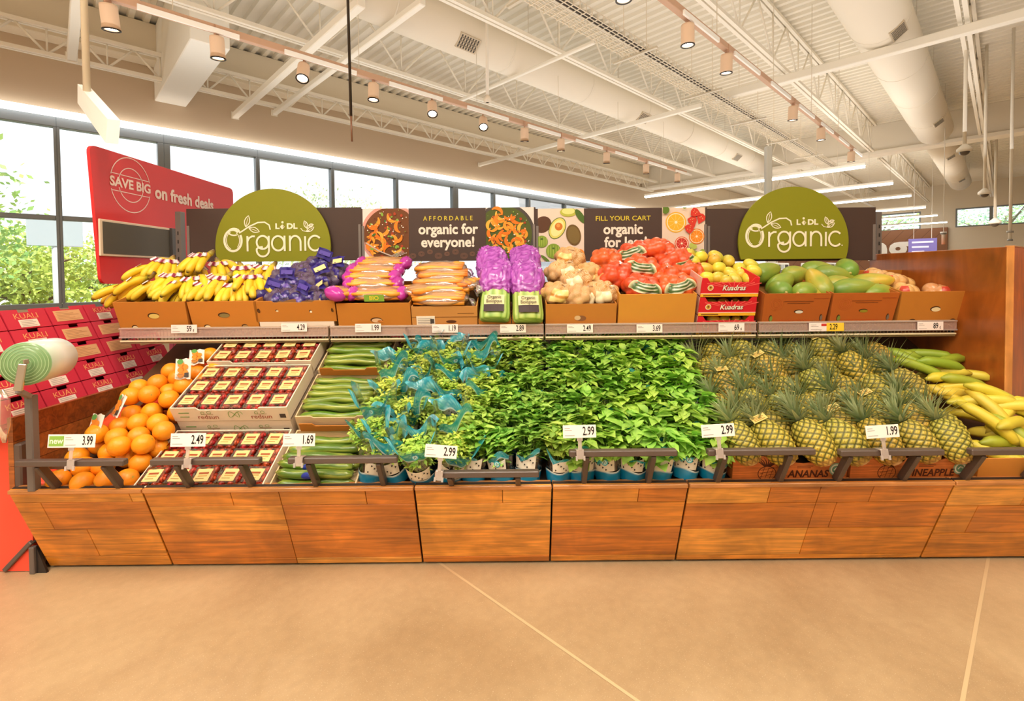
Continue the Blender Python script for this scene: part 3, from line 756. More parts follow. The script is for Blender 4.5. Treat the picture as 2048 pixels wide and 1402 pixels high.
p = MB(); p.box(.0, 1.3, -.002, .032, eZ, eZ+.006, hx('d9924e'), Mx, .001); p.build('edge_band', M_WOODV, r)

# guard rails: bar on two raked posts
RY = 1.995
rails = [(35, 252, 925, (75, 208), 'guard rail in front of the oranges'), (304, 522, 922, (353, 482), 'guard rail in front of the tomato punnets'), (578, 796, 919, (617, 757), 'guard rail in front of the cucumbers'),
         (870, 1078, 947, (899, 1036), 'lower guard rail in front of the leafy herb pots'), (1138, 1353, 905, (1173, 1307), 'guard rail in front of the basil pots'), (1414, 1628, 903, (1450, 1580), 'guard rail in front of the left pineapple carton'),
         (1678, 1884, 904, (1700, 1836), 'guard rail in front of the right pineapple carton'), (1938, 2150, 902, (1966, 2095), 'guard rail in front of the plantains, cut by the right edge')]
for x0, x1, y, ps, lb in rails:
    r = empty('guard_rail', label='dark brown metal '+lb, cat='guard rail', group='guard rails along the front')
    z = at((x0+x1)/2, y, RY).z; A, B = at(x0, y, RY).x, at(x1, y, RY).x
    q = MB(); q.box(A, B, RY-.016, RY+.016, z-.013, z+.013, hx('5b4c44'), None, .004); q.build('bar', M_METAL, r)
    for xp in ps:
        X = at(xp, y, RY).x; q = MB(); q.bar((X, RY+.004, z-.012), (X, YT+.03, ZT+.002), .034, .022, hx('514239'), .003, (1, 0, 0)); q.build('post', M_METAL, r)

# ---- price tags
def tagcard(name, w, h, price, small, label, green=False, yellow=False, group='price tags', rcol='f4e3dc'):
    r = empty(name, label=label, cat='price tag', group=group)
    m = MB(); m.box(-w/2, w/2, 0, .002, -h/2, h/2, hx(rcol), None, .0006)
    if green:
        m.flat([(-w*.47, -h*.38), (-w*.16, -h*.38), (-w*.16, h*.38), (-w*.47, h*.38)], -.0008, hx('8cb84c')); m.text('new', -w*.315, 0, h*.62, -.0014, hx('eef3d8'), None, 1, .02)
    if yellow:
        m.flat([(0, -h*.5), (w*.5, -h*.5), (w*.5, h*.5), (0, h*.5)], -.0006, hx('f2c93c')); m.flat([(-w*.15, .1*h), (0, .1*h), (0, .4*h), (-w*.15, .4*h)], -.0006, hx('c8443a'))
    px_ = w*.27 if not green else w*.34
    if price.endswith('c'):
        m.text(price[:-1], w*.2, 0, h*.95, -.0012, BLACK, None, .62, .012); m.text('\u00a2', w*.37, -.14*h, h*.5, -.0012, BLACK, None, .7, .01)
    else: m.text(price, px_ if not yellow else w*.2, 0, h*.95, -.0012, BLACK, None, .58 if not green else .5, .012)
    xs_ = -w*.45 if not green else -w*.13
    for k, (zz, ln) in enumerate(((.26, .16), (.1, .22), (-.3, .3))): m.box(xs_, xs_+w*ln*(.75 if green else 1), -.0006, 0, zz*h-.0009, zz*h+.0009, hx('8f8178'))
    m.build('card', M_PRINT, r)
    return r
TG = [(143, 882, 95, 26, '3.99', 0, 'wide white price tag reading 3.99 with a green new flag', True), (376, 880, 70, 26, '2.49', 0, 'white price tag reading 2.49 on the guard rail by the tomatoes', False),
      (598, 880, 64, 25, '1.69', 0, 'white price tag reading 1.69 on the guard rail by the cucumbers', False), (882, 903, 64, 25, '2.99', 5, 'tilted white price tag reading 2.99 on the low guard rail', False),
      (1159, 863, 66, 25, '2.99', -1, 'white price tag reading 2.99 before the basil pots', False), (1436, 861, 66, 25, '2.99', -3, 'white price tag reading 2.99 between basil and pineapples', False),
      (1765, 863, 66, 25, '1.99', -3, 'white price tag reading 1.99 in front of the pineapples', False)]
railz = {143: 0, 376: 1, 598: 2, 882: 3, 1159: 4, 1436: 5, 1765: 6}
for x, y, w, h, pr, tilt, lb, gr in TG:
    px = RY/950; p = at(x, y, RY-.02)
    r = tagcard('price_tag', w*px, h*px, pr, None, lb, gr, group='price tags clipped on the guard rails', rcol='f8ede6'); r.location = p; r.rotation_euler = (R(-8), R(tilt), 0)
    zr = at(0, rails[railz[x]][2], RY).z; zr = at(x, rails[railz[x]][2], RY).z; dz = zr-p.z
    c = MB(); c.box(-.012, .012, .001, .004, -h*px/2-.012, -h*px/2+.012, hx('f3e6e0')); c.box(-.008, .008, .001, .006, dz+.02, -h*px/2, hx('f3e6e0'), None, .002)
    c.box(-.016, .016, .003, .007, dz-.018, dz+.022, hx('f3e6e0'), None, .002); c.box(-.016, .016, .007, .045, dz+.016, dz+.019, hx('f3e6e0')); c.box(-.02, -.012, 0, .006, dz-.022, dz-.004, hx('fff8f4')); c.box(.012, .02, 0, .006, dz-.022, dz-.004, hx('fff8f4'))
    c.build('clip', M_RAIL, r)

# ---- wire shelf above the produce bed
SHY, TILT = 2.735, R(16)
SHZ = at(1024, 655, SHY).z                 # height of the front edge of the sloped shelf
MS = axes((0, SHY, SHZ), (1, 0, 0), (0, cos(TILT), sin(TILT)), (0, -sin(TILT), cos(TILT)))
secs = [(238, 656, 'leftmost wire shelf, under the bananas and avocados'), (660, 1087, 'wire shelf under the carrots and celery'), (1091, 1513, 'wire shelf under the potato bags and mango cartons'), (1518, 1914, 'rightmost wire shelf, under the papayas')]
for x0, x1, lb in secs:
    A, B = at(x0, 655, 2.72).x, at(x1, 655, 2.72).x
    r = empty('wire_shelf', label=lb+', with a clear price rail', cat='shelf', group='wire shelf sections')
    zt, zb = at(1024, 650, 2.72).z, at(1024, 668, 2.72).z
    q = MB(); q.box(A, B, 2.722, 2.726, zb, zt, hx('ecc6b8')); q.box(A, B, 2.716, 2.728, zt-.004, zt+.003, hx('f6e4dc')); q.box(A, B, 2.716, 2.728, zb-.003, zb+.004, hx('f6e4dc')); q.build('price_rail', M_RAIL, r)
    f = MB(); n = int((B-A)/.02)
    for k in range(n+1): x = A+(B-A)*k/n; f.box(x-.002, x+.002, 2.735, 2.738, zb-.022, zt+.004, hx('8a6a4a'))
    f.box(A, B, 2.734, 2.739, zt, zt+.004, hx('cdb08c')); f.box(A, B, 2.734, 2.739, zb-.024, zb-.02, hx('cdb08c')); f.build('wire_fence', M_METAL, r)
    z2 = at(1024, 675, 2.73).z
    b = MB(); b.box(A, B, 2.722, 2.742, z2-.006, z2+.004, hx('e3d1ad'), None, .002); b.box(A, B, 2.73, 2.745, z2-.016, z2-.008, hx('8a7550')); b.build('front_bar', M_METAL, r)
    d = MB()
    for k in range(20): y = .02+k*.028; d.tube([(A, y, -.012), (B, y, -.012)], .0025, 4, hx('b39a78'), MS)
    for k in range(9): x = A+.01+(B-A-.02)*k/8; d.tube([(x, .0, -.018), (x, .58, -.018)], .003, 4, hx('b39a78'), MS)
    d.build('wire_deck', M_METAL, r)
    for x in (A+.006, B-.006):
        e = MB(); e.add([(x-.003, 2.735, z2), (x-.003, 3.38, z2+.06), (x-.003, 3.38, z2+.22), (x-.003, 2.735, zt-.01), (x+.003, 2.735, z2), (x+.003, 3.38, z2+.06), (x+.003, 3.38, z2+.22), (x+.003, 2.735, zt-.01)],
                        [(3, 2, 1, 0), (4, 5, 6, 7), (0, 1, 5, 4), (1, 2, 6, 5), (2, 3, 7, 6), (3, 0, 4, 7)], hx('3b332d')); e.build('bracket', M_METAL, r)
for x, y, pr, yl in ((368, 658, '59c', 0), (588, 655, '4.29', 0), (736, 656, '1.99', 0), (890, 657, '1.19', 0), (1026, 657, '2.89', 0), (1160, 657, '2.49', 0), (1299, 657, '3.69', 0), (1463, 655, '69c', 0), (1653, 654, '2.29', 1), (1861, 652, '89c', 0)):
    s = pr.replace('c', ' cents') + (' on a half yellow card' if yl else '')
    r = tagcard('price_tag', (52 if not yl else 70)*2.71/950, 17*2.71/950, pr, None, 'shelf edge price tag reading %s' % s, False, bool(yl), 'price tags on the shelf edge'); r.location = at(x, y, 2.712)

# ---- header boards with food pictures, and the two circular signs
HY = 3.35
pm = HY/950
def HB(x, y): p = at(x, y, HY); return (p.x, p.z)
OR_, GRN, CRMB = [hx('f29a2e'), hx('ee8420'), hx('f6b040'), hx('e27718')], [hx('5f8a33'), hx('87ab3f'), hx('3f6b2a')], hx('f7efe2')
def crescent(m, x, z, r, rot, y, col):
    p = []
    for k in range(11): a = -1.5+3.0*k/10; p.append((r*cos(a), r*sin(a)))
    for k in range(11): a = 1.5-3.0*k/10; p.append((r*.75*cos(a)*.55, r*.8*sin(a)))
    m.flat([(x+a*cos(rot)-b*sin(rot), z+a*sin(rot)+b*cos(rot)) for a, b in p], y, col)
def clipdisc(rnd, cx, cz, rr, x0, x1, z0, z1):
    for _ in range(40):
        a = rnd.random()*6.28; q = rr*math.sqrt(rnd.random()); x, z = cx+q*cos(a), cz+q*sin(a)
        if x0 < x < x1 and z0 < z < z1: return x, z
    return (x0+x1)/2, (z0+z1)/2
def board(x0, x1, label, paint):
    r = empty('header_sign', label=label, cat='sign', group='brown header boards')
    (a, zt), (b, _), (_, zb) = HB(x0, 416), HB(x1, 416), HB((x0+x1)/2, 522)
    zt = HB((x0+x1)/2, 416)[1]
    m = MB(); m.box(a, b, HY, HY+.012, zb, zt, BROWN, None, .001); m.build('board', M_PRINT, r)
    if paint: paint(r, zb, zt)
    for xx in (a+.012, b-.012):
        k = MB(); k.box(xx-.009, xx+.009, HY-.006, HY+.02, zb, zt-.12, hx('7a706a'), None, .002); k.build('edge_bracket', M_METAL, r)
    return r
def plain(r, zb, zt): pass
def picture(r, x0, x1, zb, zt, bgc, draw, seed):
    a, b = HB(x0, 470)[0], HB(x1, 470)[0]; m = MB(); m.add([(a, HY-.0015, zb), (b, HY-.0015, zb), (b, HY-.0015, zt), (a, HY-.0015, zt)], [(0, 1, 2, 3)], bgc)
    draw(m, a, b, zb, zt, random.Random(seed)); m.build('food_picture', M_PRINT, r)
def arcclip(cx, cz, R_, x0, x1, z0, z1, n=60):
    return [(min(max(cx+R_*cos(2*pi*k/n), x0), x1), min(max(cz+R_*sin(2*pi*k/n), z0), z1)) for k in range(n)]
def salad(m, a, b, zb, zt, rnd, bowl=False, cx=None):
    W = b-a; Hh = zt-zb; cx = a+W*(.62 if not bowl else .38); cz = zb+Hh*.5; Rr = Hh*.58
    m.flat(arcclip(cx, cz, Rr, a, b, zb, zt), HY-.003, hx('d99a8c') if not bowl else hx('4a443e'))
    m.flat(arcclip(cx, cz, Rr*.9, a, b, zb, zt), HY-.0036, hx('70401c') if not bowl else hx('4f5a22'))
    y = HY-.004; e = .03
    for k in range(60):
        x, z = clipdisc(rnd, cx, cz, Rr*.8, a+e, b-e, zb+e, zt-e); y -= .00012
        t = rnd.random()
        if t < .5: crescent(m, x, z, rnd.uniform(.034, .046), rnd.random()*6.3, y, rnd.choice(OR_))
        elif t < .75: m.disc(x, z, rnd.uniform(.008, .016), y, rnd.choice(GRN), 8, None, rnd.uniform(.005, .01), rnd.random()*3)
        else: m.disc(x, z, rnd.uniform(.006, .012), y, hx('a8401f'), 8)
    for k in range(70):
        x, z = clipdisc(rnd, cx, cz, Rr*.85, a+.008, b-.008, zb+.008, zt-.008); m.disc(x, z, rnd.uniform(.002, .005), y-.0002, rnd.choice((CRMB, CRMB, hx('5d2c1e'), GRN[1])), 6)
    if not bowl:
        for k in range(4): m.stroke([(a+W*.62+k*.008, zb+.04-k*.004), (a+W*.86+k*.007, zb+.075-k*.006)], .0035, y-.0006, hx('c9b6a8'))
        m.stroke([(a+.02, zb+Hh*.36), (a+W*.35, zb+Hh*.2), (a+W*.66, zb+.034)], .008, y-.0006, hx('c9b6a8'))
def avo(m, a, b, zb, zt, rnd):
    W = b-a; Hh = zt-zb; y = HY-.003
    def E(fx, fz, rx, rz, c, rot=0.0):
        nonlocal y; y -= .0003
        p = [(rx*W*cos(2*pi*i/28), rz*W*sin(2*pi*i/28)) for i in range(28)]
        m.flat([(min(max(a+fx*W+u*cos(rot)-v*sin(rot), a), b), min(max(zb+fz*Hh+u*sin(rot)+v*cos(rot), zb), zt)) for u, v in p], y, c)
    E(.1, .7, .2, .17, hx('5a3a26'), .6); E(.42, .63, .17, .25, hx('4f6a28'), -.5); E(.42, .63, .155, .235, hx('d9cf6a'), -.5); E(.42, .63, .12, .19, hx('eee39a'), -.5); E(.45, .66, .085, .085, hx('c8752a')); E(.44, .68, .04, .04, hx('e09a4a'))
    E(.77, .5, .16, .23, hx('6b5228'), .2); E(.77, .5, .13, .19, hx('7a6436'), .2); E(.66, .93, .18, .1, hx('b5b84a')); E(.66, .95, .14, .07, hx('e6dd8a')); E(.92, .85, .07, .18, hx('4d6a2a'), .6)
    for fx, fz, rr in ((.08, .38, .13), (.33, .2, .16)):
        E(fx, fz, rr, rr, hx('7f9a34')); 
        for k in range(5): E(fx+(k-2)*rr*.36, fz, rr*.06, rr*.8, hx('a9bd52'))
        E(fx, fz+.05, .03, .02, hx('4f6a28'))
    E(.93, .1, .1, .16, hx('ef8a2a'), .3); E(.15, .06, .03, .12, hx('5d7a2a'), .9); E(.55, .22, .07, .012, hx('6b5a3a'), .9)
def citrus(m, a, b, zb, zt, rnd):
    W = b-a; Hh = zt-zb; y = HY-.003
    def Ds(fx, fz, r, c):
        nonlocal y; y -= .0003; m.flat(arcclip(a+fx*W, zb+fz*Hh, r*W, a, b, zb, zt, 30), y, c)
    def half(fx, fz, r, skin, flesh, line):
        nonlocal y
        Ds(fx, fz, r, skin); Ds(fx, fz, r*.88, hx('f4e6c8')); Ds(fx, fz, r*.8, flesh); y -= .0003
        for k in range(9):
            t = k*2*pi/9+.2; m.stroke([(a+fx*W+r*W*.15*cos(t), zb+fz*Hh+r*W*.15*sin(t)), (min(a+fx*W+r*W*.76*cos(t), b), zb+fz*Hh+r*W*.76*sin(t))], .0018, y, line)
        Ds(fx, fz, r*.14, hx('f4e6c8'))
    half(.32, .72, .24, hx('e8b03a'), hx('f0b432'), hx('f7d88a')); half(.8, .45, .18, hx('e07d1c'), hx('f28c22'), hx('f9c27a')); half(.45, .32, .16, hx('d8502a'), hx('c8352a'), hx('f0a08a'))
    for fx, fz, rot in ((.7, .75, .3), (.9, .8, -.4), (.58, .06, .8), (.75, .9, 1.2), (.62, .6, 2.2)):
        y -= .0004; p = [(0, -.16), (.1, -.02), (.1, .07), (0, .1), (-.1, .07), (-.1, -.02)]
        m.flat([(min(max(a+(fx+u*cos(rot)-v*sin(rot))*W, a), b), min(max(zb+fz*Hh+(u*sin(rot)+v*cos(rot))*W, zb), zt)) for u, v in p], y, hx('d23a2c'))
        for q in range(5): Ds(fx+rnd.uniform(-.05, .05), fz+rnd.uniform(-.05, .05), .008, hx('f4d08a'))
    for k in range(13): Ds(.62+rnd.random()*.34, .04+rnd.random()*.24, .055, (hx('9fb04a'), hx('b9c45c'), hx('8a9c3a'))[k % 3])
    Ds(.06, .95, .09, hx('5d7a2a')); Ds(.5, 1.0, .04, hx('7f9a34'))
def b2(r, zb, zt):
    picture(r, 726, 818, zb, zt, hx('e6ddd6'), salad, 3); picture(r, 972, 1068, zb, zt, hx('e4d8cf'), lambda m, a, b, z0, z1, rn: salad(m, a, b, z0, z1, rn, True), 4)
    m = MB(); x = HB(896, 437); m.text('A F F O R D A B L E', x[0], x[1], .044, HY-.002, hx('d8c43c'), None, .93, .008)
    for s, y in (('organic for', 459), ('everyone!', 485)): x = HB(896, y); m.text(s, x[0], x[1], .099, HY-.002, hx('f3e2d2'), None, .95, .03)
    m.build('lettering', M_PRINT, r)
    d = MB(); rnd = random.Random(9); c = hx('8b6450')
    for k in range(9):
        p = HB(826+k*17, 510-(k % 3)*4); rr = .018+.008*rnd.random()
        for q in range(3): d.stroke([(p[0]+rr*(1-q*.28)*cos(t*.52), p[1]-.006+min(rr*(1-q*.28)*sin(t*.52)*.8, .03)) for t in range(13)], .0022, HY-.002, c)
    d.build('line_drawing', M_PRINT, r)
def b3(r, zb, zt):
    picture(r, 1076, 1168, zb, zt, hx('e3cfbf'), avo, 5); picture(r, 1324, 1410, zb, zt, hx('e3cdb9'), citrus, 6)
    m = MB(); x = HB(1246, 437); m.text('FILL YOUR CART', x[0], x[1], .046, HY-.002, hx('d8c43c'), None, 1.12, .008)
    for s, y, xx in (('organic', 459, 1246), ('for less!', 485, 1252)): x = HB(xx, y); m.text(s, x[0], x[1], .099, HY-.002, hx('f3e2d2'), None, .95, .03)
    m.build('lettering', M_PRINT, r)
board(372, 722, 'plain brown header board behind the left circular sign', None)
board(722, 1071, 'header board reading affordable organic for everyone between two salad pictures', b2)
board(1071, 1414, 'header board reading fill your cart, with avocado and citrus pictures', b3)
board(1414, 1752, 'plain brown header board behind the right circular sign', None)

def circle_sign(cx, cyc, rp, yb, label, k):
    Yc = 3.318; c = at(cx, cyc, Yc); s = Yc/950; r_ = rp*s; zb = at(cx, yb, Yc).z - c.z
    r = empty('circular_sign', c, (0, 0, 0), label, 'sign', 'green circular signs')
    a0 = math.asin(max(-1, zb/r_)); n = 64
    P = [(r_*cos(a0+(pi-2*a0)*i/n), r_*sin(a0+(pi-2*a0)*i/n)) for i in range(n+1)]
    m = MB(); m.plate(P, 0, .012, hx('87881a')); m.build('board', M_PRINT, r)
    t = MB(); IV = hx('f4ecd0'); q = k*s/2.926
    y = -.0016
    cnt = [0]
    def L(pts, w=10):
        cnt[0] += 1; t.stroke([((x-575)*q, -(z-330)*q) for x, z in pts], w*q, y-cnt[0]*.00012, IV)
    def arc(x, z, rx, rz, a, b, n=24): return [(x+rx*cos(R(a+(b-a)*i/n)), z-rz*sin(R(a+(b-a)*i/n))) for i in range(n+1)]
    L(arc(343, 293, 50, 62, 50, 390, 36), 13); L(arc(343, 293, 38, 52, 110, 250, 16), 4); L(arc(343, 293, 38, 52, -50, 60, 12), 4)
    L(arc(350, 243, 32, 20, 300, -20, 24)+[(400, 238), (440, 212), (490, 190), (530, 188), (556, 205), (562, 232)], 8)
    for lx, lz, ang, sc in ((428, 182, 75, 1.0), (468, 232, -20, .95), (770, 205, 110, .7), (795, 232, 30, .75), (800, 208, 12, .45)):   # leaves
        pts = [(0, 0)]; up = [(34*u, 14*sin(pi*u)) for u in (.15, .3, .5, .7, .85)]
        out = [(-34*sc, 0)] + [(-34*sc+68*sc*u, 15*sc*sin(pi*u)) for u in (.15, .3, .5, .7, .85)] + [(34*sc, 0)] + [(-34*sc+68*sc*u, -15*sc*sin(pi*u)) for u in (.85, .7, .5, .3, .15)]
        ca, sa = cos(R(ang)), sin(R(ang))
        L([(lx+u*ca-v*sa, lz-(u*sa+v*ca)) for u, v in out+[out[0]]], 5); L([(lx+u*ca, lz-u*sa) for u in (-34*sc, 18*sc)], 3)
    L([(740, 225), (752, 240), (770, 244), (790, 238)], 4)
    L([(428, 268), (428, 357)], 11); L([(428, 300), (438, 280), (455, 270), (472, 270)], 11)
    L(arc(517, 306, 35, 38, 0, 360, 32), 11); L([(553, 268), (553, 345)]+arc(517, 350, 36, 38, 0, -180, 18)+[(481, 345), (490, 336), (517, 332)], 11)
    L(arc(607, 312, 36, 42, 0, 360, 32), 11); L([(645, 268), (645, 357)], 11)
    L([(676, 268), (676, 357)], 11); L([(676, 312)]+arc(707, 308, 31, 38, 180, 0, 18)+[(738, 357)], 11)
    L([(765, 272), (765, 357)], 11); L(arc(822, 313, 38, 43, 42, 318, 26), 11); L([(858, 352), (866, 352)], 5)
    t.text('L   DL', (655-575)*q, (330-214)*q, 44*q, y, IV, None, 1.15, .04); L([(632, 208), (632, 228)], 10); t.disc((634-575)*q, (330-190)*q, 7*q, y, IV, 12)
    L([(622, 216), (634, 204), (646, 216), (634, 230), (622, 216)], 4)
    t.build('lettering', M_PRINT, r)
    b = MB(); b.box(-.03, .03, .012, .03, -.05, .1, hx('6e655f')); b.build('mount', M_METAL, r)
circle_sign(546, 493, 115, 523, 'green circular sign over the bananas, on the left board', 1.0)
circle_sign(1587, 484, 110, 518, 'green circular sign over the papayas, on the right board', .98)
r = empty('sign_pole', label='grey pole rising from behind the right circular sign', cat='pole'); m = MB(); m.box(at(1536, 400, 3.4).x-.02, at(1536, 400, 3.4).x+.02, 3.38, 3.42, 1.7, at(1540, 293, 3.4).z, hx('a7a7a2'), None, .004); m.build('tube', M_METAL, r)

# ---- red slanted sign on the left, board facing the aisle
SX = -2.56
r = empty('slanted_sign', label='red slanted sign reading save big on fresh deals', cat='sign')
c = [atX(178, 288, SX), atX(466, 378, SX), atX(470, 566, SX), atX(203, 568, SX)]
def YZ(x, y): p = atX(x, y, SX); return p.y, p.z
q0 = [(p.y, p.z) for p in c]
def rounded(poly, rad, n=5):
    out = []; m = len(poly)
    for i in range(m):
        p, a, b = Vector(poly[i]), Vector(poly[i-1]), Vector(poly[(i+1) % m]); u = (a-p).normalized()*rad; v = (b-p).normalized()*rad
        for k in range(n+1): t = k/n; out.append(tuple((p+u)*(1-t)**2 + p*2*t*(1-t) + (p+v)*t*t))
    return out
Ms = axes((SX, 0, 0), (0, 1, 0), (-1, 0, 0), (0, 0, 1))
m = MB(); m.plate(rounded(q0, .05), 0, .02, hx('d8282c'), Ms); m.build('board', M_SATIN, r)
t = MB(); IV = hx('f6dcd4'); y0, z0 = YZ(262, 371)
sc = (YZ(302, 371)[0]-YZ(223, 371)[0])/2
for rr, a0, a1 in ((1, 15, 165), (1, 195, 345), (.62, 15, 165), (.62, 195, 345)):
    t.stroke([(y0+sc*rr*cos(R(a0+(a1-a0)*i/24)), z0+sc*1.08*rr*sin(R(a0+(a1-a0)*i/24))) for i in range(25)], .006, -.002, IV, Ms)
for dz in (.055, -.055): t.stroke([(y0-sc*.95, z0+dz), (y0+sc*.95, z0+dz)], .005, -.002, IV, Ms)
t.text('SAVE BIG', y0, z0, .085, -.003, IV, Ms, 1, .035); y1, z1 = YZ(388, 400)
t.text('on fresh deals', y0+sc*1.25, z0-.01, .125, -.003, IV, Ms, .95, .035, 'LEFT'); t.build('lettering', M_PRINT, r)
ya, za = YZ(195, 437); yb, zb_ = YZ(372, 470); zc = YZ(205, 512)[1]
w = MB(); w.box(ya, ya+.62, -.012, 0, zc, za, hx('e6d2bd'), Ms, .003); w.box(ya+.02, ya+.6, -.014, -.011, zc+.015, za-.015, hx('5b564e'), Ms); w.build('chalk_panel', M_PRINT, r)
w = MB(); w.box(ya+.6, ya+.68, -.03, -.0, zc-.3, za, hx('4f4a47'), Ms, .004); w.build('post', M_METAL, r)
w = MB(); w.bar((SX-.05, c[2].y-.3, .3), (SX-.05, c[2].y-.3, c[2].z+.3), .05, .05, hx('9a2a28'), .004); w.build('support', M_METAL, r)

# ---- red end rack with fruit cartons
r = empty('end_rack', label='coral red end rack holding the stack of red cartons', cat='display rack')
m = MB(); m.plate([(-3.7, 0.004), (-2.262, 0.004), (-2.262, .70), (-2.6, .70), (-3.7, .70)], 2.2, 2.225, hx('fb5a42')); m.build('side_panel', M_PRINT, r)
up = Vector((-.424, 0, .906)); nm = Vector((.906, 0, .424)); KB0 = Vector((-2.33, 0, .713))
m = MB(); A = KB0 - nm*.32; B = A + up*.6
m.plate([(A.x, A.z-.12), (A.x, A.z), (B.x, B.z), (B.x-.05, B.z), (-2.95, .1), (-2.4, .1)], 2.24, 3.35, hx('b52a2e')); m.build('sloped_back', M_PRINT, r)
A2 = KB0-nm*.32
m = MB(); Ml = axes((KB0.x, 2.12, KB0.z), (0, 1, 0), (-nm.x, 0, -nm.z), up)
m.box(0, 1.25, 0, .33, -.02, -.002, hx('b52a2e'), Ml); m.build('ledge', M_PRINT, r)
def kuali(kind):
    r = empty('fruit_carton'); w, h, d = .222, .111, .3
    m = MB(); RC = hx('cf3046')
    poly = [(-w/2, .001), (w/2, .001), (w/2, h-.002), (.03, h-.002), (.03, h-.02), (-.03, h-.02), (-.03, h-.002), (-w/2, h-.002)]
    m.plate(poly, 0, .006, RC); m.plate([(-w/2, .001), (w/2, .001), (w/2, h-.004), (-w/2, h-.004)], d-.006, d, RC)
    m.box(-w/2, -w/2+.005, .006, d-.006, .001, h-.004, RC); m.box(w/2-.005, w/2, .006, d-.006, .001, h-.004, RC); m.box(-w/2, w/2, .006, d-.006, .001, .006, RC)
    m.box(-w/2+.01, w/2-.01, .01, d-.01, .006, h*.72, hx('3a2018')); m.build('box', M_PRINT, r)
    if kind == 0:
        t = MB(); t.text('KUALI', 0, h*.62, .042, -.001, hx('f2a46a'), None, 1.1, .0); t.build('lettering', M_PRINT, r)
        l = MB(); l.box(-.048, .048, -.0015, 0, .008, .05, hx('f0dfd0'))
        for k in range(4): l.box(-.04, .035-.012*(k % 2), -.0022, -.0014, .014+k*.009, .0165+k*.009, hx('b5a59a'))
        l.build('label', M_PRINT, r)
    else:
        l = MB(); l.box(-.08, .08, -.0015, 0, .02, .084, hx('e2ad7c'))
        for k in range(6): l.box(-.068, .064-.03*(k % 3), -.0022, -.0014, .028+k*.009, .030+k*.009, hx('c08a5e'))
        l.build('label', M_PRINT, r)
    return r
KP = [kuali(0), kuali(1)]; used = set()
kinds = {(0, 4): 0, (0, 3): 0, (0, 2): 0, (0, 1): 0}
for c_ in range(5):
    for rw in range(5):
        kd = 1 if (c_ in (2, 3) and rw in (2, 3)) or (c_ == 2 and rw == 4) or (c_ == 4 and rw > 1) else 0
        o = KB0 + up*(rw*.1125) + Vector((0, 2.255+c_*.231, 0))
        rowt = ('bottom row', 'second row up', 'middle row', 'fourth row up', 'top row')[rw]
        place(KP, used, axes(o, (0, 1, 0), (-nm.x, 0, -nm.z), up), 'red fruit carton in the %s, %s stack of the slanted wall' % (rowt, ('nearest', 'second', 'third', 'fourth', 'farthest')[c_]), 'carton', 'red fruit cartons on the slanted rack', kd)

# ---- plastic bag roll on its holder
r = empty('bag_roll', label='green plastic bag roll on a silver holder at the left corner', cat='bag roll')
c = at(50, 728, 2.0); ax = Vector((-.3, .95, -.02)).normalized(); sd = ax.cross(Vector((0, 0, 1))).normalized(); Mr = axes(c, sd, sd.cross(ax)*-1, ax)
Mr = axes(c, sd, ax.cross(sd), ax)
m = MB(); m.lathe([(.015, 0), (.09, 0), (.092, .004), (.092, .1), (.09, .2), (.088, .203), (.015, .203)], 40, [hx('7aa06a')]*2+[hx('cfe0cc')]+[hx('f0f4f0'), hx('e8eee8'), hx('e0e6de'), hx('8fae80')], Mr)
for k in range(6): m.lathe([(.02+k*.012, -.0012), (.023+k*.012, -.0012)], 36, hx('9cbd8a'), Mr, cap=False)
m.build('roll', M_GLOSS, r)
h = MB(); a, b = at(46, 728, 1.97), at(36, 782, 1.96); h.bar(a, b, .03, .012, hx('cfcac4'), .003, tuple(ax)); h.bar(a+Vector((0, 0, .008)), at(58, 722, 1.985), .012, .02, hx('cfcac4'), .002)
h.build('arm', M_CHROME, r)
h = MB(); p = at(62, 790, 2.06); h.bar((p.x, 2.06, p.z), (p.x, 2.06, .45), .034, .034, hx('6d625c'), .004, (0, 1, 0)); h.bar(at(36, 782, 1.97), (p.x, 2.06, p.z-.01), .02, .02, hx('8f8780'), .002); h.build('post', M_METAL, r)
b_ = MB(); pts = [at(2, 780, 1.95), at(6, 800, 1.95), at(4, 850, 1.94), at(8, 885, 1.95)]
b_.tube(pts, [.012, .03, .036, .01], 10, hx('c9d4bf'), None, True, .4, (0, 1, 0)); b_.build('loose_bag', M_SLEEVE, r)
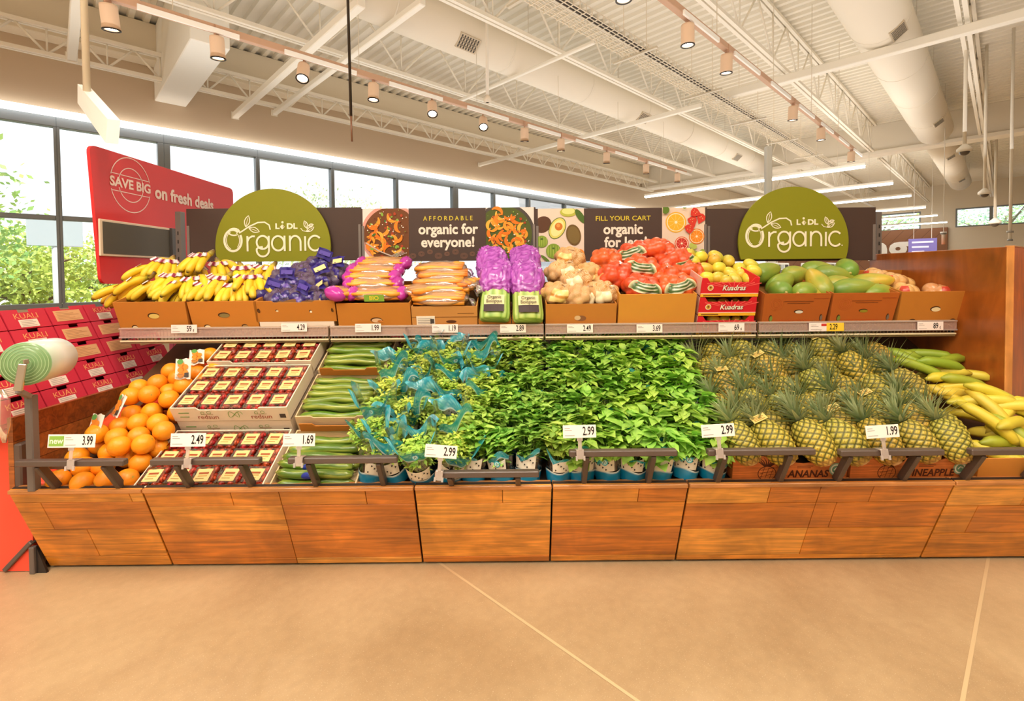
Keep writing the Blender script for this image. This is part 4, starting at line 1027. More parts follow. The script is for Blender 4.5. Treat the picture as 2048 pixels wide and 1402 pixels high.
# ================================================================ cartons and produce on the shelf
KRAFT, KRAFT2 = hx('c27c30'), hx('b25e24')
M_FRUIT = vmat('fruit_skin', .38, .15, .08, .012, spot=(30, hx('9a7a2a'), .66, .8))
M_BANANA = vmat('banana_skin', .45, .05, .07, .01)
M_MANGO = vmat('mango_skin', .35, .2, .12, .02)
M_FILMB = film('bag_film', .5, (1, 1, 1), .18, .09)
M_PURPLE = vmat('purple_film', .22, .4, .06, 0, bump=(45, .5))
def netmat(name, net, sc, lo=.86, rough=.4, coat=.2):
    m = vmat(name, rough, coat, .08, .01); nt = m.node_tree; b = nt.nodes['Principled BSDF']; src = b.inputs['Base Color'].links[0].from_socket
    tc = nd(nt, 'ShaderNodeTexCoord'); last = None
    for rot in (.78, -.78):
        mp = nd(nt, 'ShaderNodeMapping'); mp.inputs['Rotation'].default_value = (.4, rot, .5); wv = nd(nt, 'ShaderNodeTexWave'); wv.inputs['Scale'].default_value = sc; wv.inputs['Distortion'].default_value = 1.0
        nt.links.new(tc.outputs['Object'], mp.inputs[0]); nt.links.new(mp.outputs[0], wv.inputs['Vector'])
        gt = nd(nt, 'ShaderNodeMath', operation='GREATER_THAN'); gt.inputs[1].default_value = lo; nt.links.new(wv.outputs['Fac'], gt.inputs[0])
        if last is None: last = gt
        else: mxm = nd(nt, 'ShaderNodeMath', operation='MAXIMUM'); nt.links.new(last.outputs[0], mxm.inputs[0]); nt.links.new(gt.outputs[0], mxm.inputs[1]); last = mxm
    mx = nd(nt, 'ShaderNodeMix', data_type='RGBA'); mx.inputs['B'].default_value = (*net, 1); nt.links.new(src, mx.inputs['A']); nt.links.new(last.outputs[0], mx.inputs['Factor']); nt.links.new(mx.outputs['Result'], b.inputs['Base Color'])
    return m
M_NETP, M_NETY, M_NETO = netmat('purple_net', hx('6a4f86'), 70, .88, .5, .05), netmat('yellow_net', hx('b9781f'), 75, .84, .5, .1), netmat('orange_net', hx('e0602c'), 80, .93, .3, .12)

def ellipse(cx, cz, rx, rz, n=20): return [(cx+rx*cos(2*pi*i/n), cz+rz*sin(2*pi*i/n)) for i in range(n)]
def carton(x0, x1, h, d, col, label, holes=(), deco=None, s0=.012, h0=0.0, top=None, fill=.58, rim=True, group=None, taper=0.0):
    """open-topped carton standing on the sloped shelf; x0, x1 are the ends of its front edge"""
    w = x1-x0; M = MS @ Matrix.Translation(((x0+x1)/2, s0, h0))
    r = empty('produce_carton', label=label, cat='carton', group=group or 'open cartons on the shelf'); t = .006
    fr = top or [(-w/2, h), (w/2, h)]
    m = MB(); poly = [(-w/2+taper, 0), (w/2-taper, 0)] + fr[::-1]
    m.plate(poly, 0, t, col); m.plate([(-w/2+taper, 0), (w/2-taper, 0), (w/2, h), (-w/2, h)], d-t, d, col)
    for s in (-1, 1):
        a, b = s*(w/2-taper), s*w/2; q = -s*t
        m.add([(a, t, 0), (a, d-t, 0), (b, d-t, h), (b, t, h), (a+q, t, 0), (a+q, d-t, 0), (b+q, d-t, h), (b+q, t, h)], [(0, 1, 2, 3), (7, 6, 5, 4), (0, 4, 5, 1), (2, 6, 7, 3), (0, 3, 7, 4), (1, 5, 6, 2)], mixc(col, hx('e0a860'), .1))
    m.box(-w/2+taper, w/2-taper, t, d-t, 0, t, col); m.build('walls', M_CARD, r)
    if fill:
        k = MB(); rnd = random.Random(int(x0*100)); n = 8
        vs = [(-w/2+.012+(w-.024)*i/n, .012+(d-.024)*j/n, h*fill+(.0 if i in (0, n) or j in (0, n) else .03+rnd.uniform(-.01, .01))) for j in range(n+1) for i in range(n+1)]
        k.add(vs, [(j*(n+1)+i, j*(n+1)+i+1, (j+1)*(n+1)+i+1, (j+1)*(n+1)+i) for j in range(n) for i in range(n)], hx('7a5228'), None, True); k.build('paper_liner', M_CARD, r)
    for hx_, hz, rx, rz, inner in holes:
        q = MB(); q.flat(ellipse(hx_*w/2, hz*h, rx, rz), -.0008, hx('4a2a14'), None); q.flat(ellipse(hx_*w/2+.003, hz*h-.003, rx*.88, rz*.82), -.0014, inner); q.build('hand_hole', M_CARD, r)
    if deco:
        q = MB(); deco(q, w, h); q.build('print', M_PRINT, r)
    r.matrix_world = M
    return r
SX_ = lambda x: at(x, 620, 2.71).x
PALE = hx('ead9b4')
carton(SX_(228), SX_(372), .172, .44, KRAFT, 'kraft banana carton at the left end of the shelf', [(.05, .52, .034, .018, hx('d9c06a')), (-.55, .12, .018, .012, PALE), (.6, .12, .018, .012, PALE)], taper=.008, group='banana cartons')
carton(SX_(376), SX_(514), .172, .44, KRAFT, 'kraft banana carton beside the avocado carton', [(.0, .52, .034, .016, hx('8a7a4a')), (-.55, .12, .018, .012, PALE), (.55, .12, .018, .012, hx('a98a5a'))], taper=.008, group='banana cartons')
w_ = SX_(670)-SX_(508)
carton(SX_(508), SX_(670), .125, .44, KRAFT, 'kraft carton with notched edges holding the avocado bags', [(.38, .5, .008, .008, hx('f0e4cc')), (-.45, .55, .008, .006, PALE), (-.9, .55, .008, .013, hx('5a3a1c')), (.92, .55, .006, .012, hx('5a3a1c'))],
       h0=.045, top=[(-w_/2, .125), (-w_*.28, .125), (-w_*.25, .115), (w_*.22, .115), (w_*.25, .125), (w_/2, .125)])
carton(SX_(514), SX_(664), .044, .44, hx('ecdccb'), 'low white carton under the avocado carton', fill=0)
carton(SX_(673), SX_(820), .152, .44, KRAFT, 'kraft carton of purple ended carrot bags', [(.05, .33, .034, .016, hx('d9b48a')), (.14, .3, .02, .008, hx('e38a3a'))])
def lid(q, w, h):
    q.box(-w/2, w/2, -.0012, 0, h*.49, h*.51, hx('6a3f1c')); q.box(w*.2, w*.45, -.001, 0, h*.66, h*.69, hx('8a5a2c')); q.box(-w*.43, -w*.15, -.002, 0, h*.03, h*.55, hx('efe4d4'))
    for k in range(5): q.box(-w*.41, -w*.2, -.0026, -.0018, h*(.1+k*.08), h*(.12+k*.08), hx('8a8078'))
    q.box(-w*.22, -w*.16, -.0027, -.0018, h*.2, h*.42, hx('4a4440')); q.flat(ellipse(w*.1, h*.28, .03, .009), -.001, hx('5a3216'))
carton(SX_(822), SX_(954), .128, .44, hx('c48848'), 'two piece kraft carton of clear carrot bags with a white sticker', deco=lid)
carton(SX_(956), SX_(1022), .05, .42, KRAFT, 'low kraft carton under the left celery bags', fill=.9); carton(SX_(1024), SX_(1086), .05, .42, KRAFT, 'low kraft carton under the right celery bags', fill=.9)
carton(SX_(1092), SX_(1234), .135, .44, hx('bf7a34'), 'kraft carton of potato bags with a potato picture', deco=lambda q, w, h: (q.flat(ellipse(w*.0, h*.36, .03, .017), -.001, hx('8a5a3a')), q.flat(ellipse(w*-.05, h*.38, .018, .014), -.0016, hx('d9b48a'))))
carton(SX_(1238), SX_(1392), .19, .46, hx('d08d38'), 'tall plain kraft carton of sweet potato bags')
# mango cartons
def mango_carton(h0, label):
    x0, x1 = SX_(1399), SX_(1514); w = x1-x0; h = .112; d = .42; RED = hx('d7222e')
    r = empty('mango_carton', label=label, cat='carton', group='red and yellow mango cartons'); m = MB()
    m.plate([(-w/2, 0), (w/2, 0), (w/2, .062), (w/2-.004, h), (w/2-.03, h), (w/2-.05, .084), (-w/2+.05, .084), (-w/2+.03, h), (-w/2+.004, h), (-w/2, .062)], 0, .006, RED)
    m.plate([(-w/2, 0), (w/2, 0), (w/2, h), (-w/2, h)], d-.006, d, RED); m.box(-w/2, -w/2+.006, .006, d-.006, 0, h, hx('e0b0a0')); m.box(w/2-.006, w/2, .006, d-.006, 0, h, RED); m.box(-w/2, w/2, .006, d-.006, 0, .005, RED); m.build('walls', M_PRINT, r)
    p = MB(); p.box(-w/2, w/2, -.001, 0, 0, .018, hx('f2b52c')); p.box(-w/2, w/2, -.0014, 0, .018, .021, hx('f6e6cc'))
    for k in range(9): a = -.9+k*.225; p.stroke([(.02+.02*a, .05), (.02+.17*a, .05+.045*(1-abs(a)*.35))], [.001, .006], -.0008, hx('f0605a'))
    p.disc(-w*.34, .055, .017, -.0022, hx('f3e3c0'), 18); p.disc(-w*.34, .055, .013, -.0028, hx('e0a43c'), 18); p.disc(-w*.34, .057, .006, -.0034, hx('7a4a2a'), 12)
    p.box(-w*.45, -w*.15, -.002, 0, .006, .012, hx('8a5a1c')); p.build('print', M_PRINT, r)
    t = MB(); t.text('Kuadras', .022, .051, .042, -.002, hx('24160e'), None, .95, .035, shear=.2); t.text('Kuadras', .0205, .0525, .042, -.003, hx('f8f0dc'), None, .95, .018, shear=.2); t.build('lettering', M_PRINT, r)
    r.matrix_world = MS @ Matrix.Translation(((x0+x1)/2, .014, h0))
mango_carton(-.06, 'lowest red mango carton, half hidden by the shelf rail'); mango_carton(.055, 'middle red mango carton of the stack'); mango_carton(.17, 'topmost red mango carton, heaped with mangoes')
def pap(q, w, h):
    q.text('Carib Harvest', 0, h*.12, .03, -.001, hx('c2551f'), None, .9, .01)
    q.box(-w*.2, w*.25, -.001, 0, h*.74, h*.76, hx('7a3f1a')); q.box(-w*.14, w*.2, -.001, 0, h*.68, h*.7, hx('7a3f1a')); q.box(w*.25, w*.46, -.001, 0, h*.83, h*.85, hx('a04a1c'))
    for k in range(3): q.stroke([(-w*.3+.035*(1-k*.28)*cos(t*.45), h*.66+.035*(1-k*.28)*sin(t*.45)) for t in range(15)], .0025, -.001, hx('c0602a'))
def pap2(q, w, h):
    q.box(-w*.2, w*.25, -.001, 0, h*.74, h*.76, hx('7a3f1a')); q.box(-w*.14, w*.2, -.001, 0, h*.68, h*.7, hx('7a3f1a')); q.box(w*.25, w*.46, -.001, 0, h*.83, h*.85, hx('a04a1c'))
    for k in range(3): q.stroke([(-w*.3+.035*(1-k*.28)*cos(t*.45), h*.66+.035*(1-k*.28)*sin(t*.45)) for t in range(15)], .0025, -.001, hx('c0602a'))
    q.stroke([(-w*.25+w*.5*k/30, h*.12+.006*sin(k*2.4)) for k in range(31)], .004, -.001, hx('c2551f'))
carton(SX_(1527), SX_(1660), .185, .44, KRAFT2, 'reddish carton of papayas with a pale front hand hole', [(.1, .42, .026, .011, hx('e6ddcc')), (-.72, .2, .01, .02, hx('7a8a3a')), (.8, .22, .008, .02, hx('7a6a5a'))], deco=pap2, taper=.008, group='reddish papaya cartons')
carton(SX_(1664), SX_(1796), .185, .44, KRAFT2, 'reddish carton of papayas with a green front hand hole', [(.0, .43, .026, .011, hx('9a8a2a')), (-.72, .2, .01, .02, hx('7a8a3a')), (.78, .22, .008, .02, hx('7a6a5a'))], deco=pap2, taper=.008, group='reddish papaya cartons')
carton(SX_(1800), SX_(1936), .19, .46, KRAFT, 'deep kraft carton at the right end, nearly empty', [(.1, .45, .03, .016, hx('f0dcb0')), (-.5, .08, .018, .01, hx('4a2a14')), (.7, .08, .016, .01, hx('4a2a14'))], fill=.3, taper=.012)

# ---- bananas in bunches
def banana_mesh(L, r, bend, cols, tipn=7):
    m = MB(); n = 13; pts = []; rs = []; cl = []
    for i in range(n):
        t = i/(n-1); a = bend*(t-.0); y = -L*math.sin(a)/bend; z = L*(math.cos(a)-1)/bend
        pts.append((0, y, z)); k = min(1, t/.16); e = min(1, (1-t)/.2)
        rs.append(max(.005, r*(.32+.68*k**1.5)*(.3+.7*e**.6))); cl.append(cols[2] if t > .965 else (mixc(cols[1], cols[0], min(1, t/.2)) if t < .2 else mixc(cols[0], cols[1], max(0, (t-.8)/.35))))
    m.tube(pts, rs, tipn, cl, None, True)
    return m
YEL = (hx('efc62a'), hx('b9b03a'), hx('3a2c18'))
bm = banana_mesh(.185, .0205, 1.05, YEL).mesh('banana'); bm.materials.append(M_BANANA)
def bunch(n, spread, seed):
    rnd = random.Random(seed); r = empty('banana_bunch')
    for i in range(n):
        o = bpy.data.objects.new('banana', bm); COL.objects.link(o); o.parent = r
        a = (i-(n-1)/2)*spread; row = i % 2
        o.matrix_local = Matrix.Translation((sin(a)*.012, -.012, -.006*row)) @ Matrix.Rotation(a, 4, 'Z') @ Matrix.Rotation(-.25*row+rnd.uniform(-.05, .12), 4, 'X') @ Matrix.Rotation(a*.6, 4, 'Y') @ Matrix.Scale(rnd.uniform(.92, 1.05), 4)
    c = MB(); c.lathe([(.014, -.012), (.016, 0), (.012, .018), (.009, .03)], 9, [hx('b9a83a'), hx('a08a3a'), hx('7a5a2c'), hx('4a341c')], Matrix.Translation((0, .005, .002)) @ Matrix.Rotation(-1.1, 4, 'X')); c.build('crown', M_BANANA, r)
    b = MB(); vs = []; N = 14
    for i in range(N+1):
        a = (i/N-.5)*spread*(n+.6)
        for q in (.07, .098): vs.append((sin(a)*q*1.02, -cos(a)*q-.008, -.5*q*q/.185*1.0+(.032 if q > .08 else .033)+.003*cos(i*2.6)))
    b.add(vs, [(2*i, 2*i+1, 2*i+3, 2*i+2) for i in range(N)], [hx('8a1f3a') if (k//4) % 2 else hx('f1dfe0') for k in range(len(vs))], None, False)
    b.build('label_band', M_PRINT, r)
    return r
BP = [bunch(5, .30, 1), bunch(6, .26, 2), bunch(4, .34, 3)]; used = set()
BL = [(318, 532, 3.0, -62, 'bunch of bananas pointing left at the back left of the heap'), (343, 519, 3.08, 8, 'bunch of bananas at the back, left of the topmost bunch'), (420, 508, 3.02, -14, 'topmost bunch of bananas, standing above the heap'),
      (436, 524, 3.1, 38, 'bunch of bananas just right of the topmost bunch'), (300, 553, 2.92, -78, 'bunch of bananas lying flat to the left, above the front one'), (364, 547, 2.95, 0, 'bunch of bananas in the middle, behind the left carton'),
      (398, 553, 2.93, 16, 'bunch of bananas in the middle, over the gap between cartons'), (459, 551, 2.92, -18, 'bunch of bananas in the middle of the right carton'), (504, 550, 2.92, 6, 'bunch of bananas with spread fingers by the avocados'),
      (482, 532, 3.04, 48, 'bunch of bananas at the back of the right carton'), (546, 532, 3.08, 2, 'small bunch of bananas at the far right back'), (333, 573, 2.86, -80, 'bunch of bananas lying left along the front carton edge'),
      (372, 575, 2.86, -30, 'bunch of bananas at the front right of the left carton'), (428, 577, 2.86, -10, 'bunch of bananas at the front of the right carton, left side'), (480, 578, 2.87, 14, 'bunch of bananas at the front of the right carton, right side'), (275, 582, 2.88, -64, 'bunch of bananas overhanging the left end of the shelf'),
      (390, 532, 3.06, 20, 'bunch of bananas at the back between the two tall bunches'), (402, 584, 2.93, 4, 'bunch of bananas low at the gap between the two cartons'), (500, 572, 2.88, 28, 'bunch of bananas touching the avocado bags'), (446, 560, 2.9, -30, 'bunch of bananas lying crosswise on the right carton'), (312, 586, 2.90, -88, 'lowest bunch of bananas along the left carton edge')]
for i, (x, y, Y, yaw, lb) in enumerate(BL):
    f_ = 1 if y > 565 and i < 21 else 0
    place(BP, used, TR(at(x, y-9*f_, Y+.03*f_), R(14-4*f_), R(8*((i*5) % 3-1)), R(yaw+((i*37) % 23-11)), 1.14), lb, 'banana bunch', 'banana bunches', (1, 0, 0, 2, 1, 0, 2, 0, 1, 0, 2, 0, 1, 2, 0, 2, 1, 0, 2, 0, 1, 2, 0, 1, 0, 2)[i])

# ---- lumpy bags
def lumps(n, spread, rad, seed):
    rnd = random.Random(seed); C = []
    for i in range(n):
        a = 2.4*i; k = math.sqrt((i+.5)/n)
        C.append((Vector((cos(a)*k*spread[0], sin(a)*k*spread[1], rnd.uniform(-1, 1)*spread[2]*(1-k*.6))), rad*rnd.uniform(.85, 1.15)))
    return C
def tubers(n, box, rad, seed):
    rnd = random.Random(seed); C = []
    for i in range(n):
        z = 1-2*(i+.5)/n; a = i*2.39996+seed; k = math.sqrt(1-z*z); v = Vector((k*cos(a)*box[0], k*sin(a)*box[1], z*box[2])); r = rad*rnd.uniform(.8, 1.2)
        C.append((v*(1-.75*r/max(v.length, .01)), r))
    return C
def star(C, base):
    def fn(d):
        best = 1/math.sqrt((d.x/base[0])**2+(d.y/base[1])**2+(d.z/base[2])**2)
        for c, r in C:
            b = d.dot(c); q = r*r - c.length_squared + b*b
            if q > 0: best = max(best, b+math.sqrt(q))
        return best
    return fn
def patch(m, fn, th0, th1, ph0, ph1, off, colf, n=12, k=10):
    vs = []; cs = []
    for j in range(k+1):
        for i in range(n+1):
            t = th0+(th1-th0)*i/n; p = ph0+(ph1-ph0)*j/k; d = Vector((cos(p)*cos(t), cos(p)*sin(t), sin(p))); vs.append(d*(fn(d)+off)); cs.append(colf(i/n, j/k))
    m.add(vs, [(j*(n+1)+i, j*(n+1)+i+1, (j+1)*(n+1)+i+1, (j+1)*(n+1)+i) for j in range(k) for i in range(n)], cs, None, True)
def bag(name, C, base, body, mat, labels, tie, tcol, seed):
    r = empty(name); fn = star(C, base); rnd = random.Random(seed)
    cols = [mixc(body, hx(x), .5) for x in ('ffffff', '000000')]
    m = MB(); m.ball(fn, 56, 34, lambda d: mixc(body, cols[0], .35*max(0, noise.noise(d*5+Vector((seed, 0, 0)))))); m.build('net_bag', mat, r)
    for (a, b, c, d_, cf) in labels:
        l = MB(); patch(l, fn, a, b, c, d_, .003, cf); l.build('label', M_GLOSS, r)
    if tie:
        t = MB(); p = Vector(tie).normalized(); p = p*fn(p); vs = []
        for i in range(13):
            a = 2*pi*i/12; w = Vector((cos(a), sin(a), .35*sin(3*a+seed)))
            vs += [p*.97+w*.006, p*1.06+w*(.022+.008*sin(5*a))]
        t.add(vs, [(2*i, 2*i+1, 2*i+3, 2*i+2) for i in range(12)], tcol, None, True); t.build('tied_end', M_FILMB, r)
    return r
def stripes(a, b, n):
    return lambda u, v: (a if int(v*n) % 2 == 0 else b) if .08 < v < .92 else hx('f0e0b0')
# avocados
def avo_label(u, v): return hx('2c1d70') if not (.3 < u < .7 and .15 < v < .5) else hx('6a52a8')
def avo_label2(u, v): return hx('33227c') if v > .45 or u < .1 or u > .9 else hx('f0e2a8')
AV = [bag('avocado_bag', tubers(15, (.092, .075, .05), .035, 3), (.06, .05, .03), hx('3a2c24'), M_NETP, [(-2.3, -.9, .15, 1.25, avo_label)], (.0, .1, .03), hx('5a4696'), 1),
      bag('avocado_bag', tubers(15, (.092, .075, .05), .035, 8), (.06, .05, .03), hx('33281f'), M_NETP, [(-2.1, -1.1, -.1, .8, avo_label2)], (-.1, .05, .03), hx('4a3a8c'), 2)]
for q, r_ in enumerate(AV):
    c_ = MB(); n_ = 6; vs = [(-.04+.08*i/n_, -.05+.007*sin(i*1.3+j)+.004*sin(j*2.1), .0+.062*j/n_+.004*sin(i*.9)) for j in range(n_+1) for i in range(n_+1)]
    c_.add(vs, [(j*(n_+1)+i, j*(n_+1)+i+1, (j+1)*(n_+1)+i+1, (j+1)*(n_+1)+i) for j in range(n_) for i in range(n_)], hx('2c1d78'), None, True)
    c_.box(-.03, .03, -.058, -.0555, .02, .045, hx('5340a0') if q == 0 else hx('e8dc9a'))
    c_.build('header_card', M_PRINT, r_, Matrix.Translation((.01, -.005, .03)) @ Matrix.Rotation(-.7, 4, 'X') @ Matrix.Rotation(.2-.5*q, 4, 'Y'))
AV.append(bag('avocado_bag', tubers(15, (.092, .075, .05), .035, 15), (.06, .05, .03), hx('38291f'), M_NETP, [(-2.0, -1.3, .3, .9, avo_label)], (.05, .05, .03), hx('5a4696'), 3))
used = set()
AL = [(640, 532, 3.08, .3, 'avocado net bag on the topmost peak of the heap'), (600, 546, 3.05, -.4, 'avocado net bag at the back left of the heap'), (688, 548, 2.98, -.5, 'avocado net bag with a cream label at the right side'), (560, 560, 2.98, .6, 'avocado net bag at the left, next to the bananas'),
      (604, 566, 2.93, -.2, 'avocado net bag in the middle of the heap'), (648, 563, 2.92, .3, 'avocado net bag with a bright label right of the middle'), (535, 594, 2.86, .5, 'avocado net bag at the front left carton edge'), (584, 592, 2.87, .1, 'avocado net bag at the front, second from the left'),
      (634, 594, 2.86, -.2, 'avocado net bag at the front, third from the left'), (662, 595, 2.86, -.6, 'avocado net bag with a cream label at the front right'), (655, 605-18, 2.9, .9, 'avocado net bag behind the front right one'), (560, 597, 2.85, .4, 'avocado net bag at the very front between the left two'), (612, 599, 2.85, -.3, 'avocado net bag at the very front in the middle'), (580, 572, 2.92, .2, 'avocado net bag left of the middle of the heap'), (620, 548, 3.02, -.2, 'avocado net bag just below the topmost one')]
for i, (x, y, Y, a, lb) in enumerate(AL):
    place(AV, used, TR(at(x, y, Y), R(22), R(10)*(-1)**i, a, 1.12), lb, 'avocado bag', 'avocado net bags', (0, 2, 1, 2, 2, 1, 0, 2, 2, 1, 2, 2, 0, 0, 2)[i])
# carrots
def carrot_bag(n, L, ends, seed, lab):
    rnd = random.Random(seed); r = empty('carrot_bag'); cm = None
    for i in range(n):
        row, k = divmod(i, (n+1)//2); rr = rnd.uniform(.012, .017); y = (k-(n+1)/4+.5)*.026; z = .018+row*.024; s = rnd.choice((-1, 1))
        c = MB(); pts = [(s*L*(-.5+q/6), y+.003*sin(q*1.3+i), z+.002*sin(q*2+i)) for q in range(7)]
        c.tube(pts, [rr*f for f in (.7, 1, .97, .9, .8, .68, .4)], 8, [hx('d98a2a')]+[mixc(hx('f0922a'), hx('f6a944'), rnd.random())]*5+[hx('e8861f')]); c.build('carrot', M_FRUIT, r)
    w = .026*(n+1)/4+.01
    f = MB(); f.ball(lambda d: Vector((d.x*L*.58, d.y*w*1.05, .028+d.z*.034)) + Vector((noise.noise(d*4+Vector((seed, 0, 0))), noise.noise(d*4+Vector((0, seed, 0))), noise.noise(d*5)))*.006, 22, 12, hx('f6dcc0')); f.build('film', M_FILMB, r)
    if ends:
        for s in (-1, 1):
            e = MB(); pc = hx('b8309c'); e.ball(lambda d: Vector((s*L*.5+d.x*.034, d.y*w*.9, .028+d.z*.036)) + d*.007*noise.noise(d*6+Vector((seed, s, 0))), 14, 10, pc); e.build('purple_end', M_PURPLE, r)
    else:
        e = MB(); pts = [(L*.5, 0, .03), (L*.56, 0, .025), (L*.62, .005, .01), (L*.66, .004, -.01)]; e.tube(pts, [.02, .008, .03, .035], 10, hx('f4e6e0'), None, True, .4); e.build('tied_end', M_FILMB, r)
    if lab:
        l = MB(); l.add([(-.05+.1*i/8, -w*1.02-.004, .012+.036*j) for j in (0, 1) for i in range(9)], [(i, i+1, i+10, i+9) for i in range(8)], hx('7fae3a')); l.text('BIO', .0, .03, .03, -w*1.02-.0055, hx('e8d83c'), None, 1, .02); l.build('label', M_GLOSS, r)
    return r
CP = [carrot_bag(8, .25, True, 1, True), carrot_bag(8, .25, True, 2, False)]; CQ = [carrot_bag(8, .24, False, 3, False)]; used = set()
CL = [(757, 597, 2.79, 0, 0, 'carrot bag with a green label at the front of its heap'), (748, 577, 2.88, 3, 1, 'carrot bag in the second layer of the purple ended heap'), (745, 563, 2.93, -3, 1, 'carrot bag in the middle layer of the purple ended heap'), (752, 550, 2.98, 4, 1, 'carrot bag below the top layer of the purple ended heap'),
      (768, 536, 3.05, -2, 1, 'topmost carrot bag of the purple ended heap'), (700, 596, 2.84, 70, 1, 'carrot bag turned end on at the front left of its heap')]
for x, y, Y, a, v, lb in CL: place(CP, used, TR(at(x, y, Y), R(18), 0, R(a), 1.14), lb, 'carrot bag', 'purple ended carrot bags', v)
used = set()
CL = [(882, 607, 2.79, -4, 'clear carrot bag lying at the front of its heap'), (890, 588, 2.87, 3, 'clear carrot bag in the second layer of its heap'), (880, 574, 2.92, -2, 'clear carrot bag in the middle of its heap'), (888, 561, 2.97, 4, 'clear carrot bag below the topmost one'), (882, 547, 3.04, -3, 'topmost clear carrot bag of its heap'), (858, 592, 2.86, 40, 'clear carrot bag set askew at the front left of its heap'), (925, 580, 2.93, -50, 'clear carrot bag set askew at the right of its heap')]
for x, y, Y, a, lb in CL: place(CQ, used, TR(at(x, y, Y), R(18), 0, R(a), 1.24), lb, 'carrot bag', 'clear carrot bags')
# celery
def celery(seed):
    r = empty('celery_bag'); m = MB(); N = 72; prof = [(.86, 0), (.96, .006), (1.0, .04), (.97, .1), (.95, .2), (.9, .26)]; vs = []; cs = []
    for k, z in prof:
        for i in range(N):
            a = 2*pi*i/N; rb = 1+.07*abs(sin(5.5*a))-.05; e = .75; ca, sa = cos(a), sin(a)
            vs.append((math.copysign(abs(ca)**e, ca)*.088*k*rb, math.copysign(abs(sa)**e, sa)*.052*k*rb, z)); cs.append(mixc(hx('7fa53a'), hx('b9cf6e'), abs(sin(5.5*a))))
    m.add(vs, [(j*N+i, j*N+(i+1) % N, (j+1)*N+(i+1) % N, (j+1)*N+i) for j in range(len(prof)-1) for i in range(N)] + [tuple(range(N))[::-1]], cs, None, True); m.build('stalks', M_FRUIT, r)
    f = MB(); f.ball(lambda d: Vector((math.copysign(abs(d.x)**.7, d.x)*.096, math.copysign(abs(d.y)**.8, d.y)*.058*(1-.35*max(0, d.z)), .275+math.copysign(abs(d.z)**.7, d.z)*.13)) + d*(.012*noise.noise(d*4+Vector((seed, 0, 0)))+.02*abs(noise.noise(d*7+Vector((0, seed, 0))))), 60, 44, lambda d: mixc(hx('86228f'), hx('c067c8'), max(0, min(1, .5+noise.noise(d*9))))); f.build('purple_wrap', M_PURPLE, r)
    l = MB(); l.add([(-.058+.116*i/8, -.0595-.004*sin(pi*i/8), z) for z in (.03, .075) for i in range(9)], [(i, i+1, i+10, i+9) for i in range(8)], hx('3c2a2c'))
    l.add([(-.058+.116*i/8, -.0598-.004*sin(pi*i/8), z) for z in (.075, .135) for i in range(9)], [(i, i+1, i+10, i+9) for i in range(8)], hx('d9d3a0')); l.build('label', M_PRINT, r)
    t = MB(); t.text('Organic', 0, .118, .03, -.068, hx('5a4a3a'), None, .85, .01); t.text('Biologique', 0, .092, .03, -.068, hx('5a4a3a'), None, .72, .01); t.build('lettering', M_PRINT, r)
    return r
CEL = [celery(1), celery(5)]; used = set()
for x, y, Y, lb, v in ((989, 641, 2.715, 'celery bag with purple wrap, front left', 0), (1057, 643, 2.71, 'celery bag with purple wrap, front right, beside the potatoes', 1), (985, 606, 2.93, 'celery bag with purple wrap behind the front left one', 1), (1048, 604, 2.93, 'celery bag with purple wrap behind the front right one', 0)):
    place(CEL, used, TR(at(x, y, Y), R(-30), 0, R(3 if v else -4)), lb, 'celery bag', 'celery bags', v)
# potatoes and sweet potatoes
PT = hx('dcb684')
PB = [bag('potato_bag', tubers(22, (.105, .085, .065), .034, 2), (.07, .055, .045), PT, M_NETY, [(-2.2, -1.0, -.2, .7, lambda u, v: hx('f0d48a') if not (.3 < v < .6) else hx('c98a3a'))], (.02, -.02, .1), hx('ecc88a'), 1),
      bag('potato_bag', tubers(22, (.105, .085, .065), .034, 9), (.07, .055, .045), hx('e2c090'), M_NETY, [(-1.6, -.6, -.3, .5, lambda u, v: hx('f3e3bc'))], (.08, -.02, .07), hx('f2dcae'), 2)]
used = set()
PL = [(1140, 516, 3.1, 'potato net bag on top, before the green tomato picture', 0), (1122, 543, 3.0, 'potato net bag at the left, beside the celery', 1), (1182, 548, 3.02, 'potato net bag at the back right of the potatoes', 0), (1150, 562, 2.92, 'potato net bag in the middle of the potatoes', 1),
      (1116, 588, 2.80, 'potato net bag at the front left of its carton', 0), (1160, 592, 2.80, 'potato net bag at the front middle of its carton', 1), (1204, 585, 2.82, 'potato net bag with a white label at the front right', 1), (1214, 562, 2.95, 'potato net bag next to the sweet potatoes', 0)]
for i, (x, y, Y, lb, v) in enumerate(PL): place(PB, used, TR(at(x, y, Y), R(20), R(12*(-1)**i), R(35*(i % 3-1))), lb, 'potato bag', 'potato net bags', v)
SPC = hx('d04a18')
g1 = lambda u, v: hx('e8dcae') if not (.08 < v < .92 and .04 < u < .96) else (hx('e9e6cc') if (int(v*10) % 3 == 1 and .2 < u < .85) else hx('42602a'))
SB = [bag('sweet_potato_bag', tubers(17, (.115, .09, .075), .043, 4), (.07, .055, .045), SPC, M_NETO, [(-2.6, -.6, .1, .75, g1)], (.02, .0, .1), hx('f0a080'), 1),
      bag('sweet_potato_bag', tubers(17, (.115, .09, .075), .043, 12), (.07, .055, .045), hx('d8561e'), M_NETO, [(-1.9, -.3, -.3, .35, g1)], (-.05, .0, .09), hx('f4b090'), 2),
      bag('sweet_potato_bag', tubers(17, (.115, .09, .075), .043, 7), (.07, .055, .045), hx('d4501c'), M_NETO, [], (.03, -.03, .1), hx('f6c0a4'), 3)]
used = set()
